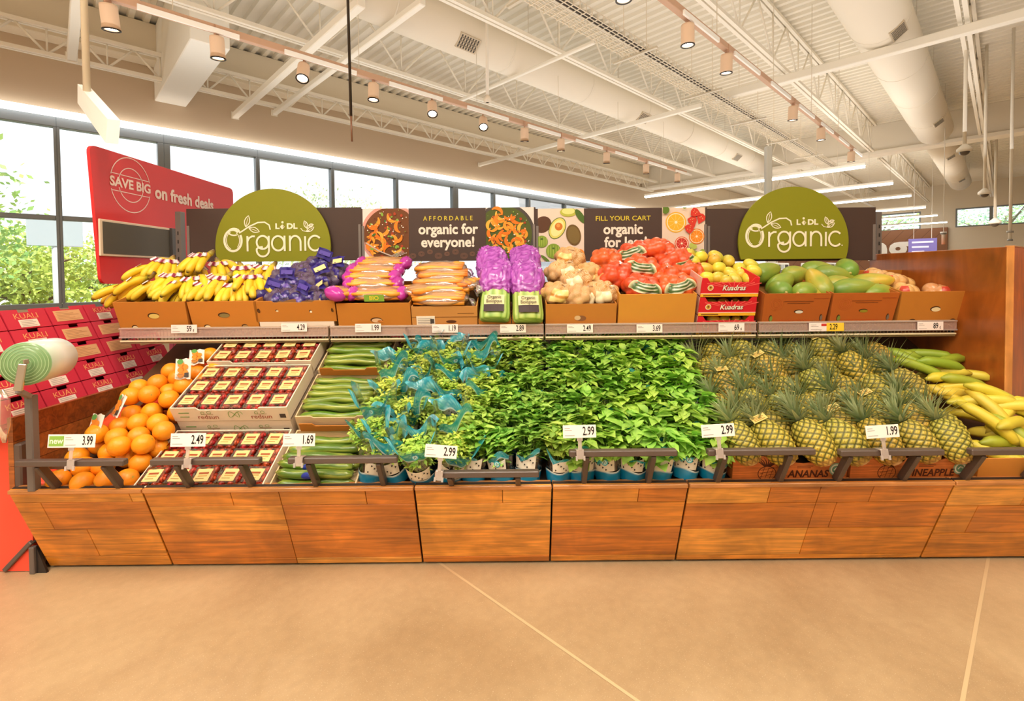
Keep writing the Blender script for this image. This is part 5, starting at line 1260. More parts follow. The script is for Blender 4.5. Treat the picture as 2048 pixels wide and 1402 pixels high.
SL = [(1216, 522, 3.1, 'sweet potato bag at the back left, by the potatoes', 2), (1268, 508, 3.08, 'sweet potato bag at the top left of the peak', 0), (1317, 502, 3.05, 'topmost sweet potato bag under the citrus picture', 2), (1348, 523, 2.98, 'sweet potato bag with a green label right of the peak', 1), (1285, 536, 2.95, 'sweet potato bag with a green label below the peak', 0),
      (1233, 550, 2.92, 'sweet potato bag overhanging the potatoes', 2), (1376, 545, 2.95, 'sweet potato bag at the right, beside the mangoes', 2), (1330, 555, 2.9, 'sweet potato bag tucked behind the front pair', 2), (1284, 576, 2.80, 'sweet potato bag at the front left of its carton', 0), (1350, 574, 2.80, 'sweet potato bag at the front right of its carton', 0)]
for i, (x, y, Y, lb, v) in enumerate(SL): place(SB, used, TR(at(x, y, Y), R(24), R(14*(-1)**i), R((0, -25, 20, 10, -30, 15, 25, 0, -6, 12)[i]), 1.02), lb, 'sweet potato bag', 'sweet potato bags', v)
# mangoes
def mango(seed, blush):
    m = MB(); m.ball(lambda d: Vector((d.x*.046*(1+.1*d.y), d.y*.034, d.z*.036)) if 0 else d*(.036+.012*d.x*d.x+.004*d.x), 20, 14, lambda d: mixc(hx('ddc63e'), blush, max(0, min(1, .5*d.x+.4*d.z))))
    m.tube([(.047, 0, .004), (.053, 0, .006)], .003, 5, hx('5a4526'))
    return m.build('mango', M_MANGO)
MG = [mango(1, hx('a9b53a')), mango(2, hx('e8a83a')), mango(3, hx('b9bd3e'))]; used = set()
ML = [(1376, 512, 3.0), (1401, 514, 3.0), (1430, 513, 3.02), (1457, 523, 3.0), (1410, 537, 2.93), (1388, 527, 2.97), (1437, 536, 2.92), (1459, 547, 2.9), (1478, 538, 2.93), (1506, 542, 2.92), (1428, 524, 2.98), (1435, 556, 2.83), (1467, 559, 2.83), (1497, 558, 2.83), (1414, 556, 2.84), (1450, 566, 2.81), (1483, 549, 2.88), (1500, 530, 2.98)]
srt = sorted(range(len(ML)), key=lambda i: (ML[i][1] > 550, ML[i][1] > 532, ML[i][0]))
rows3 = {0: [], 1: [], 2: []}
for i in srt: rows3[2 if ML[i][1] > 545 else 1 if ML[i][1] > 528 else 0].append(i)
for rw, ids in rows3.items():
    ids.sort(key=lambda i: ML[i][0])
    for k, i in enumerate(ids):
        x, y, Y = ML[i]; place(MG, used, TR(at(x, y, Y), R(20*(i % 3)), R(25*((i*7) % 5-2)), R(40*((i*3) % 5-2)), 1.05), 'yellow mango in the %s row of the heap, %s' % (('top', 'middle', 'front')[rw], nth(k, len(ids))), 'mango', 'mangoes in the red carton', i)
LM = [(1420, 607), (1445, 606), (1470, 606), (1494, 604), (1425, 640), (1448, 641), (1472, 641), (1496, 639)]
for i, (x, y) in enumerate(LM):
    place(MG, used, TR(at(x, y, 2.80), 0, 0, R(30*(i % 4)), .85), 'small mango in the slot of the %s red carton, %s' % (('middle', 'lowest')[i//4], nth(i % 4, 4)), 'mango', 'mangoes seen through the carton slots', i)
# papayas
def papaya(c1, c2, seed):
    m = MB(); m.ball(lambda d: Vector((d.x*(.115+.0*d.x), d.y*(.056-.014*d.x), d.z*(.056-.014*d.x))), 26, 18, lambda d: mixc(c1, c2, max(0, min(1, .35-.5*d.x*-1+.5*noise.noise(d*2+Vector((seed, 0, 0)))))))
    m.tube([(-.113, 0, 0), (-.119, 0, 0)], .008, 8, hx('b9a858'))
    return m.build('papaya', M_FRUIT)
PP = [papaya(hx('7f9a34'), hx('c3b03a'), 1), papaya(hx('6f9236'), hx('a8aa3a'), 4), papaya(hx('8fa03a'), hx('e0b83a'), 8)]; used = set()
PPL = [(1562, 567, 2.93, 30, -25, 1, 'green papaya lying at the left of the left carton'), (1556, 580, 2.87, 80, -5, 1, 'round ended green papaya at the front left carton edge'), (1596, 552, 3.02, 20, 5, 2, 'yellow tipped papaya behind the standing one'), (1636, 566, 2.84, 85, -40, 2, 'large papaya standing with its yellow end forward'),
       (1612, 585, 2.80, 40, 0, 0, 'small dark green papaya low between the front ones'), (1640, 542, 3.08, 5, 6, 0, 'papaya at the back left, under the sign edge'), (1668, 551, 3.0, -10, 8, 1, 'papaya lying level behind the right carton'), (1692, 536, 3.06, 65, -15, 1, 'topmost papaya, standing at the back'),
       (1704, 577, 2.83, -12, -8, 1, 'long green papaya along the front of the right carton'), (1740, 566, 2.93, -25, -10, 2, 'papaya pointing right, next to the last carton'), (1683, 572, 2.9, 10, 5, 2, 'yellowish papaya behind the long green one'), (1760, 588, 2.82, 15, 0, 0, 'papaya half hidden at the right carton edge'), (1618, 594, 2.79, 10, 0, 2, 'papaya half sunk behind the left carton front'), (1530, 545, 3.0, 20, -15, 1, 'green papaya beside the mangoes')]
for x, y, Y, rz, ry, v, lb in PPL: place(PP, used, TR(at(x, y, Y), 0, R(ry), R(rz), 1.1), lb, 'papaya', 'papayas', v)
# bags in the last carton
LB_ = [bag('fruit_bag', lumps(4, (.05, .04, .02), .04, 5), (.07, .055, .04), hx('e2ad6a'), vmat('film_over_fruit', .2, .6, .1, .02), [(-1.9, -1.2, .1, .8, lambda u, v: hx('c8402c'))], None, hx('f0e0d0'), 1)]; used = set()
for x, y, Y, lb in ((1748, 552, 3.08, 'clear fruit bag at the back left of the last carton'), (1802, 568, 3.0, 'clear fruit bag in the middle of the last carton'), (1810, 583, 2.86, 'clear fruit bag at the front left of the last carton'), (1874, 584, 2.86, 'clear fruit bag alone at the front right of the last carton'), (1786, 562, 2.95, 'clear fruit bag leaning on the papaya carton')):
    place(LB_, used, TR(at(x, y, Y), R(15), 0, x*.01), lb, 'fruit bag', 'clear fruit bags')
# ================================================================ produce on the sloped bed
BETA = math.atan2(.60, 1.10)
MBED = axes((0, 2.1, .402), (1, 0, 0), (0, cos(BETA), sin(BETA)), (0, -sin(BETA), cos(BETA)))
MBI = MBED.inverted()
def hit(x, y, h):
    """point of the sight line through a photo pixel that lies h above the sloped deck, in deck coordinates"""
    o = MBI @ Vector((0, 0, H)); d = MBI.to_3x3() @ ray(x, y); k = (h-o.z)/d.z
    return o + d*k
def relax(P, dmin, zmin, it=40):
    for _ in range(it):
        for i in range(len(P)):
            for j in range(i):
                d = P[i]-P[j]; L = d.length
                if 1e-6 < L < dmin:
                    q = d*((dmin-L)/L*.5); P[i] += q; P[j] -= q
        for p in P: p.z = max(p.z, zmin)
    return P
def rowlabels(P, edges_):
    """split points into rows by depth and number each row from the left"""
    out = {}; rows = {}
    for i, p in enumerate(P):
        k = sum(1 for e in edges_ if p.y > e); rows.setdefault(k, []).append(i)
    for k, ids in rows.items():
        ids.sort(key=lambda i: P[i].x)
        for q, i in enumerate(ids): out[i] = (k, q, len(ids))
    return out
ROWN = ['front row', 'second row', 'third row', 'fourth row', 'fifth row', 'sixth row', 'seventh row', 'eighth row', 'back row']

# ---- oranges
def orange_mat():
    m = vmat('orange_peel', .42, .1, .1, .012, bump=(160, .25)); return m
M_OR = orange_mat()
def orange(seed):
    r = empty('orange'); m = MB()
    m.ball(lambda d: .046*(1+.02*noise.noise(d*2+Vector((seed, 0, 0)))-.05*max(0, d.z-.93)*8), 28, 18, lambda d: hx('f59c16') if d.z < .97 else hx('dd9a20')); m.build('peel', M_OR, r)
    s = MB(); s.lathe([(.0, .0425), (.004, .0432), (.003, .0448), (0, .0452)], 7, hx('8a9a4a')); s.build('stem_end', M_PAINT, r)
    return r
OP = [orange(1), orange(5)]; used = set()
lo = [(375, 1150), (512, 1160), (625, 1165), (745, 1160), (470, 1085), (590, 1100), (900, 1000), (560, 985), (490, 1040), (640, 1000), (740, 1045), (835, 1045)]
op = [(x, y, .05) for x, y in lo] + [(x, y, .115) for x, y in ((835, 965), (735, 975), (690, 915), (620, 895), (800, 895), (950, 895), (735, 850), (815, 835), (910, 825), (980, 800), (775, 770), (865, 775))] + \
     [(x, y, .15) for x, y in ((820, 690), (905, 680), (965, 680), (860, 625), (960, 590), (985, 635), (990, 550), (1040, 580), (1170, 510), (1215, 470), (1160, 565), (1210, 530), (1070, 610), (1110, 545), (1250, 490))]
P = [hit(x/2.9214, 560+y/2.9214, h) for x, y, h in op]
for p in P: p.x = max(p.x, -2.14)
P = relax(P, .091, .047); rl = rowlabels(P, (.07, .16, .26, .36, .46, .56, .66, .76))
for i, p in enumerate(P):
    k, q, n = rl[i]
    place(OP, used, TR(MBED @ p, i*1.3, i*.7, i*2.1), 'orange in the %s of the loose heap, %s' % (ROWN[k], nth(q, n)), 'orange', 'loose oranges', i)
# red nets with paper labels, among the oranges
M_NETR = netmat('red_net', hx('f4452a'), 60, .7, .5, 0)
def netlabel(p, rx, rz, lb, w=.07, h=.105):
    r = empty('orange_net_label'); c = MB(); n = 6
    vs = [(-w/2+w*i/n, .004*sin(i), -h/2+h*j/n+.004*cos(i*1.7+j)) for j in range(n+1) for i in range(n+1)]
    c.add(vs, [(j*(n+1)+i, j*(n+1)+i+1, (j+1)*(n+1)+i+1, (j+1)*(n+1)+i) for j in range(n) for i in range(n)], hx('f1e6da'), None, True); c.build('card', M_PRINT, r)
    q = MB()
    for k in range(5): q.disc(-w*.12+.018*(k % 2), -h*.3+k*h*.13, .015, -.008, hx('e98a2a'), 10)
    q.disc(-w*.18, h*.36, .014, -.0085, hx('5f9a4a'), 10); q.box(w*.12, w*.4, -.009, -.0075, -h*.42, -h*.2, hx('4a4038'))
    for k in range(4): q.box(-w*.42, w*.02, -.009, -.0078, -h*.46+k*.006, -h*.46+k*.006+.002, hx('8a6a4a'))
    q.build('print', M_PRINT, r)
    r.matrix_world = TR(p, R(rx), 0, R(rz)); tag(r, lb, 'label', 'paper labels of orange nets')
for x, y, h, rx, rz, lb in ((1070, 520, .25, -15, 20, 'white paper label with oranges on it at the back of the oranges'), (700, 735, .20, -25, -30, 'white paper label with oranges on it beside the wood panel, middle'), (560, 850, .17, -20, -10, 'white paper label with oranges on it beside the wood panel, front'), (1150, 450, .22, -50, 30, 'crumpled white paper label at the very back of the oranges')):
    r = MBED @ hit(x/2.9214, 560+y/2.9214, h); netlabel(r, rx, rz, lb)
def netheap(name, x, y, h, rx, ry, rz_, lb, seed):
    p = hit(x, y, h); m = MB(); m.ball(lambda d: Vector((d.x*rx, d.y*ry, d.z*rz_)) + d*.015*noise.noise(d*4+Vector((seed, 0, 0))), 26, 14, hx('e0531f')); o = m.build(name, M_NETR); o.matrix_world = MBED @ Matrix.Translation(p); tag(o, lb, 'net', 'red orange nets')
netheap('fruit_net', 372, 755, .06, .11, .12, .05, 'bunched red net behind the oranges, by the back tomato punnets', 1)
netheap('fruit_net', 340, 790, .05, .13, .1, .045, 'bunched red net under the middle oranges', 2)
netheap('fruit_net', 255, 842, .045, .12, .1, .045, 'bunched red net among the front oranges', 3)
netheap('fruit_net', 90, 958, .012, .05, .05, .02, 'frayed red net at the front left corner', 4)
netheap('fruit_net', 395, 735, .05, .08, .1, .06, 'red net bulging with oranges at the very back', 5)
def bedcarton(x0, x1, s0, s1, h0, h, col, label, deco=None, name='produce_carton', group=None, top=None, mat=None, liner=None, flatter=None):
    w, d = x1-x0, s1-s0; r = empty(name, label=label, cat='carton', group=group); t = .006; m = MB()
    m.plate([(-w/2, 0), (w/2, 0)] + (top or [(-w/2, h), (w/2, h)])[::-1], 0, t, col)
    m.plate([(-w/2, 0), (w/2, 0), (w/2, h), (-w/2, h)], d-t, d, col); m.box(-w/2, -w/2+t, t, d-t, 0, h, col); m.box(w/2-t, w/2, t, d-t, 0, h, col); m.box(-w/2, w/2, t, d-t, 0, t, col); m.build('walls', mat or M_CARD, r)
    if deco: q = MB(); deco(q, w, h); q.build('print', M_PRINT, r)
    if liner: q = MB(); q.box(-w/2+t, w/2-t, t, d-t, t, liner[0], liner[1]); q.build('liner', M_CARD, r)
    r.matrix_world = MBED @ Matrix.Translation(((x0+x1)/2, s0, h0)) if flatter is None else TR(((x0+x1)/2, 2.10, .445), R(flatter))
    return r
def costa(q, w, h): q.text('PRODUCT OF COSTA RICA', 0, h*.5, .028, -.001, hx('4a2410'), None, .85, .02)
p = hit(320, 828, .07)
bedcarton(p.x-.12, p.x+.14, p.y, p.y+.2, .0, .09, hx('b5541f'), 'reddish carton reading product of costa rica among the oranges', costa)

# ---- tomato trays with clamshell punnets
WCARD = hx('e6d6be')
def redsun(q, w, h):
    for cx in (-w*.2, w*.26):
        q.text('redsun', cx, h*.3, .038, -.001, hx('a5533a'), None, 1, .006); q.stroke([(cx-.02+.008*cos(t*.5), h*.62+.008*sin(t*.5)) for t in range(13)], .0025, -.001, hx('6f9a3a')); q.stroke([(cx+.012+.01*cos(t*.5), h*.66+.008*sin(t*.5)) for t in range(13)], .0025, -.001, hx('6f9a3a'))
        q.box(cx-.03, cx+.03, -.001, 0, h*.5, h*.53, hx('a98a6a'))
    q.stroke([(.02+.04*cos(t*.4)*(1-t*.03), h*.5+.02*sin(t*.8)) for t in range(18)], .003, -.001, hx('7aa84a')); q.box(-w*.44, -w*.35, -.001, 0, h*.6, h*.66, hx('6f9a5a')); q.box(-w*.44, -w*.36, -.001, 0, h*.3, h*.35, hx('6f9a5a')); q.box(w*.42, w*.47, -.001, 0, h*.2, h*.5, hx('4a4038'))
TX0, TX1 = -1.685, -1.11
TT = [(.0, .33, .0, .085), (.345, .675, .108, .085), (.685, 1.0, .125, .085)]
TN = ['front', 'middle', 'back']
for k, (s0, s1, h0, hh) in enumerate(TT):
    w = TX1-TX0
    if h0 > .05: bedcarton(TX0+.004, TX1-.004, s0+.002, s1, .0, h0-.003, WCARD, 'pale cardboard tray under the %s tomato tray' % TN[k], redsun, 'tomato_tray', 'pale tomato trays')
    bedcarton(TX0, TX1, s0, s1, h0, hh if k else .06, WCARD, 'pale printed cardboard tray, %s of the tomato trays' % TN[k], redsun if k else None, 'tomato_tray', 'pale tomato trays', [(-w/2, hh*1.0 if k else .06), (-w*.28, hh if k else .06), (-w*.26, (hh if k else .06)-.014), (w*.24, (hh if k else .06)-.014), (w*.26, hh if k else .06), (w/2, hh if k else .06)])
M_TOM = vmat('tomato_skin', .18, .5, .1, .01)
M_SHELL = film('clamshell', .5, (1, .98, .97), .08)
def punnet(seed):
    rnd = random.Random(seed); r = empty('tomato_punnet'); w, d, h = .106, .098, .052
    t = MB()
    for i in range(20):
        a, b = i % 5, i//5; c = (-w/2+.014+a*.0195+rnd.uniform(-.003, .003), .013+b*.0235+rnd.uniform(-.003, .003), .018+.014*(i % 2)+rnd.uniform(0, .006)); t.sph(c, .0135, 10, 7, rnd.choice((hx('dc3a26'), hx('c82c20'), hx('e85030'))))
    o = t.build('cherry_tomatoes', M_TOM, r); o['kind'] = 'stuff'
    c = MB(); i_ = .007
    vs = [(-w/2+i_, i_, 0), (w/2-i_, i_, 0), (w/2-i_, d-i_, 0), (-w/2+i_, d-i_, 0), (-w/2, 0, h*.62), (w/2, 0, h*.62), (w/2, d, h*.62), (-w/2, d, h*.62), (-w/2+.006, .006, h), (w/2-.006, .006, h), (w/2-.006, d-.006, h), (-w/2+.006, d-.006, h)]
    c.add(vs, [(0, 1, 5, 4), (1, 2, 6, 5), (2, 3, 7, 6), (3, 0, 4, 7), (4, 5, 9, 8), (5, 6, 10, 9), (6, 7, 11, 10), (7, 4, 8, 11), (8, 9, 10, 11)], WHITE); c.build('clamshell', M_SHELL, r)
    f = MB(); f.box(-w/2-.003, w/2+.003, -.003, 0, h*.58, h*.64, hx('d9c4b4')); f.box(-w/2-.003, w/2+.003, d, d+.003, h*.58, h*.64, hx('d9c4b4')); f.box(-w/2-.003, -w/2, 0, d, h*.58, h*.64, hx('d9c4b4')); f.box(w/2, w/2+.003, 0, d, h*.58, h*.64, hx('d9c4b4')); f.build('rim', M_SHELL, r)
    l = MB(); l.box(-.033, .033, .014, .078, h+.0004, h+.0012, hx('e8cc8a')); l.box(-.022, .022, .05, .06, h+.001, h+.0018, hx('a0522c')); l.box(-.02, .02, .038, .045, h+.001, h+.0018, hx('c9a05a')); l.box(-.025, .012, .026, .030, h+.001, h+.0018, hx('b08a4a')); l.build('label', M_PRINT, r)
    return r
PUN = [punnet(1), punnet(2)]; used = set()
for k, (s0, s1, h0, hh) in enumerate(TT):
    for b in range(3):
        for a in range(5):
            x = TX0+.06+a*.1138; rnd = random.Random(k*50+b*7+a)
            M = MBED @ Matrix.Translation((x, s0+.012+b*.104, h0+(.034 if k else .012))) @ Matrix.Rotation(rnd.uniform(-.05, .05), 4, 'Z') @ Matrix.Rotation(rnd.uniform(-.03, .06), 4, 'X')
            place(PUN, used, M, 'clear punnet of red tomatoes in the %s tray, %s row, %s' % (TN[k], ('nearest', 'middle', 'farthest')[b], nth(a, 5)), 'tomato punnet', 'punnets of small tomatoes', a+b)

# ---- cucumbers in kraft trays
def cuc_mat():
    m = vmat('cucumber_skin', .3, .35, .16, .02); nt = m.node_tree; b = nt.nodes['Principled BSDF']; src = b.inputs['Base Color'].links[0].from_socket
    tc = nd(nt, 'ShaderNodeTexCoord'); mp = nd(nt, 'ShaderNodeMapping'); mp.inputs['Scale'].default_value = (4, 70, 70); nz = nd(nt, 'ShaderNodeTexNoise'); nz.inputs['Scale'].default_value = 1; mr = nd(nt, 'ShaderNodeMapRange'); mr.inputs[1].default_value = .45; mr.inputs[2].default_value = .7
    mx = nd(nt, 'ShaderNodeMix', data_type='RGBA'); mx.inputs['B'].default_value = (*hx('a9b24a'), 1)
    nt.links.new(tc.outputs['Object'], mp.inputs[0]); nt.links.new(mp.outputs[0], nz.inputs['Vector']); nt.links.new(nz.outputs['Fac'], mr.inputs[0]); nt.links.new(mr.outputs[0], mx.inputs['Factor']); nt.links.new(src, mx.inputs['A']); nt.links.new(mx.outputs['Result'], b.inputs['Base Color'])
    return m
M_CUC = cuc_mat()
def cucumber(seed, sticker):
    rnd = random.Random(seed); r = empty('cucumber'); m = MB(); n = 15; L = .34; bd = rnd.uniform(-.02, .02)
    pts = [(L*(i/(n-1)-.5), bd*((i/(n-1)-.5)**2-.1), .006*sin(i*.7+seed)) for i in range(n)]
    rs = [.0205*min(1, .35+2.2*math.sin(pi*min(max(i/(n-1), .012), .988))**.8) for i in range(n)]; rs = [min(q, .0205) for q in rs]
    m.tube(pts, rs, 12, [hx('7f8a2c')]+[hx('5d7a1e')]*(n-2)+[hx('8a9a3c')]); m.build('body', M_CUC, r)
    e = MB(); e.tube([pts[0], (pts[0][0]-.008, pts[0][1], pts[0][2])], .005, 7, hx('a9a060')); e.build('stem_end', M_PAINT, r)
    if sticker:
        s = MB(); vs = []
        for i in range(7):
            a = -.9+1.8*i/6
            for q in (-1, 1): ww = .022*math.sqrt(max(0, 1-(a/.95)**2)); vs.append((-.03+q*ww, pts[6][1]-.0212*cos(a+.5), .0212*sin(a+.5)+pts[6][2]))
        s.add(vs, [(2*i, 2*i+1, 2*i+3, 2*i+2) for i in range(6)], hx('2a3aa0')); s.build('sticker', M_PRINT, r)
    return r
CU = [cucumber(1, False), cucumber(2, True), cucumber(3, False)]; used = set()
CX0, CX1 = -1.075, -.72
CT = [(.0, .33, 0), (.345, .665, .075), (.68, .98, .095)]
for k, (s0, s1, h0) in enumerate(CT):
    w = CX1-CX0+.03
    if h0: bedcarton(CX0-.01, CX1+.02, s0, s1, 0, h0-.004, hx('d3b487'), 'kraft tray under the %s cucumber tray' % TN[k], None, 'cucumber_tray', 'kraft cucumber trays')
    bedcarton(CX0-.01, CX1+.02, s0, s1, h0, .055, hx('dcc096'), 'kraft tray, %s of the cucumber trays' % TN[k], None, 'cucumber_tray', 'kraft cucumber trays', [(-w/2, .055), (-w*.3, .055), (-w*.27, .045), (w*.27, .045), (w*.3, .055), (w/2, .055)])
    b = MB(); ww = w-.06; b.plate([(-ww/2, 0), (ww/2, 0), (ww/2, .05), (ww*.3, .05), (ww*.26, .036), (-ww*.26, .036), (-ww*.3, .05), (-ww/2, .05)], 0, .005, hx('b5702c')); o = b.build('tray_flap', M_CARD); o.matrix_world = MBED @ Matrix.Translation(((CX0+CX1)/2, s1-.012, h0+.056)); tag(o, 'upright cardboard flap behind the %s cucumbers' % TN[k], 'carton flap', 'cardboard flaps behind cucumbers')
    n = 6
    for lay in range(2):
        for i in range(n-lay):
            rnd = random.Random(k*100+lay*30+i); s = s0+.032+i*.0475+lay*.024; hz = h0+.03+lay*.036+(.02 if i > 3 else 0)*0
            M = MBED @ Matrix.Translation(((CX0+CX1)/2+rnd.uniform(-.012, .012), s, hz)) @ Matrix.Rotation(rnd.uniform(-.07, .07), 4, 'Z') @ Matrix.Rotation((0 if rnd.random() < .5 else pi), 4, 'Z') @ Matrix.Rotation(rnd.uniform(-.4, .4), 4, 'X')
            v = 1 if rnd.random() < .25 else (0 if rnd.random() < .5 else 2)
            place(CU, used, M, 'long green cucumber in the %s tray, %s layer, %s from the front' % (TN[k], ('lower', 'upper')[lay], ORD[i]), 'cucumber', 'cucumbers laid across the trays', v)

# ---- potted herbs in sleeves
def leaf(m, p, d, up, L, W, col, cup=.15, tipc=None, seg=3):
    d = d.normalized(); s = d.cross(up)
    if s.length < 1e-3: s = d.cross(Vector((1, 0, 0)))
    s.normalize(); u = s.cross(d); vs = []; cs = []
    prof = [(.0, .05), (.3, .85), (.62, .9), (1.0, .04)] if seg == 3 else [(0, .05), (.45, 1), (1, .04)]
    for t, w in prof:
        c = p + d*L*t - u*L*cup*t*t
        vs += [c - s*W*w*.5 + u*W*.16*w, c - u*.0, c + s*W*w*.5 + u*W*.16*w]
        q = mixc(col, tipc or col, t); cs += [q, mixc(q, hx('dfe7a0'), .18), q]
    n = len(prof)
    m.add(vs, [f for i in range(n-1) for f in ((3*i, 3*i+1, 3*i+4, 3*i+3), (3*i+1, 3*i+2, 3*i+5, 3*i+4))], cs, None, True)
def foliage(kind, seed, Rr, z0, z1, n):
    rnd = random.Random(seed); m = MB()
    st = MB()
    for i in range(n):
        a = rnd.random()*6.283; k = math.sqrt(rnd.random()); t = rnd.random()**.6
        z = z0+(z1-z0)*(t*(1-.35*k*k)); rr = Rr*k*(.55+.55*t); c = Vector((rr*cos(a), rr*sin(a), z))
        out = Vector((cos(a)*(.3+k), sin(a)*(.3+k), rnd.uniform(-.15, .8))) + Vector((rnd.uniform(-.5, .5), rnd.uniform(-.5, .5), 0))
        up = Vector((rnd.uniform(-.3, .3), rnd.uniform(-.3, .3), 1))
        if kind == 'basil':
            L = rnd.uniform(.05, .078); leaf(m, c, out, up, L, L*.76, mixc(hx('5fa528'), hx('a8dc4c'), rnd.random()), .35, hx('b4e05a'))
        elif kind == 'mint':
            L = rnd.uniform(.036, .062); col = mixc(hx('6aac32'), hx('d2ee6c'), rnd.random())
            for q in range(3): a2 = q*2.1+rnd.random(); leaf(m, c, Vector((cos(a2), sin(a2), rnd.uniform(.1, .8))), up, L, L*.5, col, .25)
        else:
            col = mixc(hx('8abf34'), hx('e2ee62'), rnd.random())
            for q in range(4): a2 = q*1.6+rnd.random(); leaf(m, c+Vector((rnd.uniform(-.01, .01), rnd.uniform(-.01, .01), rnd.uniform(-.01, .01))), Vector((cos(a2), sin(a2), rnd.uniform(-.3, .8))), up, rnd.uniform(.016, .03), .014, col, .3, None, 2)
    for i in range(14):
        a = i*2.4; k = math.sqrt((i+.5)/14)*Rr*.8; m.tube([(k*.4*cos(a), k*.4*sin(a), .07), (k*cos(a), k*sin(a), z1*.8)], .0022, 4, hx('9bb458'))
    return m
TEAL, TEAL2, DKB = hx('1ea3b8'), hx('eaf4ee'), hx('0f7fa8')
M_TEAL = vmat('teal_print', .3, .3); 
M_TEALF = film('teal_film', .4, (.75, .95, 1), .15, .72)
def pot(kind, seed, top, wide, n, z1):
    rnd = random.Random(seed); r = empty('herb_pot')
    s = MB(); s.lathe([(.04, 0), (.044, .005), (.052, .07), (.05, .07)], 18, hx('2a2422')); s.lathe([(0, .062), (.049, .064)], 18, hx('4a3626'), cap=False); s.build('pot', M_PAINT, r)
    r0, r1 = .05, wide
    def wall(z): return r0+(r1-r0)*(z/top)
    def sheet(zlo, zhi, cols, a0=0.0, a1=2*pi, N=28, k=5, extra=0.0, flare=0.0):
        """part of the sleeve between heights zlo(a) and zhi(a), over the angles a0..a1"""
        m = MB(); vs = []; cs = []
        for j in range(k+1):
            t = j/k
            for i in range(N+1):
                a = a0+(a1-a0)*i/N; z = zlo(a)*(1-t)+zhi(a)*t
                rr = wall(z)*(1+.07*noise.noise(Vector((cos(a)*2, sin(a)*2, z*12+seed))))+extra+flare*t*t
                vs.append((rr*cos(a)*1.04, rr*sin(a)*.96, z)); cs.append(cols(t, i/N))
        m.add(vs, [(j*(N+1)+i, j*(N+1)+i+1, (j+1)*(N+1)+i+1, (j+1)*(N+1)+i) for j in range(k) for i in range(N)], cs, None, True)
        return m
    sheet(lambda a: .004, lambda a: .055+.006*sin(3*a+seed), lambda t, u: DKB if t < .88 else TEAL2, extra=.002).build('blue_band', M_TEAL, r)
    p = MB(); N = 9; vs = []; cs = []
    for j in range(4):
        z = .056+.05*j/3
        for i in range(N+1): a = -pi/2-.75+1.5*i/N; rr = wall(z)+.0035; vs.append((rr*cos(a)*1.04, rr*sin(a)*.96, z+(.012 if j == 3 else 0)*((i/N-.5)**2*4)))
    p.add(vs, [(j*(N+1)+i, j*(N+1)+i+1, (j+1)*(N+1)+i+1, (j+1)*(N+1)+i) for j in range(3) for i in range(N)], hx('e4ddcd'), None, True)
    for q in range(7): a = -pi/2-.6+q*.19; zz = .062+.01*((q*3) % 4); rr = wall(zz)+.0052; p.add([(rr*cos(a), rr*sin(a), zz), (rr*cos(a+.1), rr*sin(a+.1), zz+.003), (rr*cos(a+.1), rr*sin(a+.1), zz+.007), (rr*cos(a), rr*sin(a), zz+.009)], [(0, 1, 2, 3)], hx('3f3a34'))
    p.build('info_panel', M_PRINT, r)
    big = kind == 'parsley'; ph = rnd.uniform(0, 6)
    edge = lambda a: top*(.80+.14*sin(2*a+ph)+.06*sin(5*a+ph*2))
    sheet(lambda a: .055, edge, lambda t, u: WHITE).build('clear_sleeve', M_SLEEVE, r)
    for q, (ac, aw, dep) in enumerate(((-pi/2+rnd.uniform(-.5, .5), 1.05 if big else .8, .062 if big else .036), (pi/2+rnd.uniform(-.6, .6), 1.0 if big else .6, .058 if big else .028))):
        fn = lambda a: edge(a)-dep*(.35+.65*cos((a-ac)/aw*1.35))
        sheet(fn, lambda a: edge(a)+.002, lambda t, u: TEAL2 if t < .16 else (TEAL if (u*7+t*3) % 2.4 < 1.9 else hx('7fd0d8')), ac-aw, ac+aw, 18, 6, .0015, rnd.uniform(.0, .025) if big else .004).build('teal_rim', M_TEALF, r)
    if seed % 2:
        d = MB(); Mx = axes((.012, -wall(top*.62)*.97-.006, top*.62), (1, 0, 0), (0, 1, 0), (0, 0, 1)); d.disc(0, 0, .015, 0, hx('2fb0c4'), 18, Mx); d.disc(0, 0, .011, -.001, hx('bfe4e6'), 16, Mx); d.stroke([(-.004, -.006), (0, .006), (.005, -.004)], .003, -.0018, hx('2a6a6a'), Mx); d.build('round_seal', M_PRINT, r)
    foliage(kind, seed, .076 if not big else .074, .075, z1, n).build('foliage', M_LEAF, r)
    return r
HP = {'parsley': [pot('parsley', 1, .27, .095, 190, .22), pot('parsley', 2, .275, .088, 190, .225), pot('parsley', 3, .33, .105, 190, .22), pot('parsley', 8, .26, .095, 190, .23), pot('parsley', 10, .315, .09, 190, .215)],
      'mint': [pot('mint', 4, .165, .07, 100, .255), pot('mint', 5, .16, .07, 100, .24), pot('mint', 12, .15, .068, 100, .265)],
      'basil': [pot('basil', 6, .17, .076, 105, .235), pot('basil', 7, .165, .076, 105, .22), pot('basil', 14, .15, .074, 105, .245)]}
HN = {'parsley': 'curly herb pot in teal edged sleeve', 'mint': 'small leaved green herb pot', 'basil': 'broad leaved basil pot'}
used = set(); RS = [.055, .175, .30, .43, .56, .69, .82]
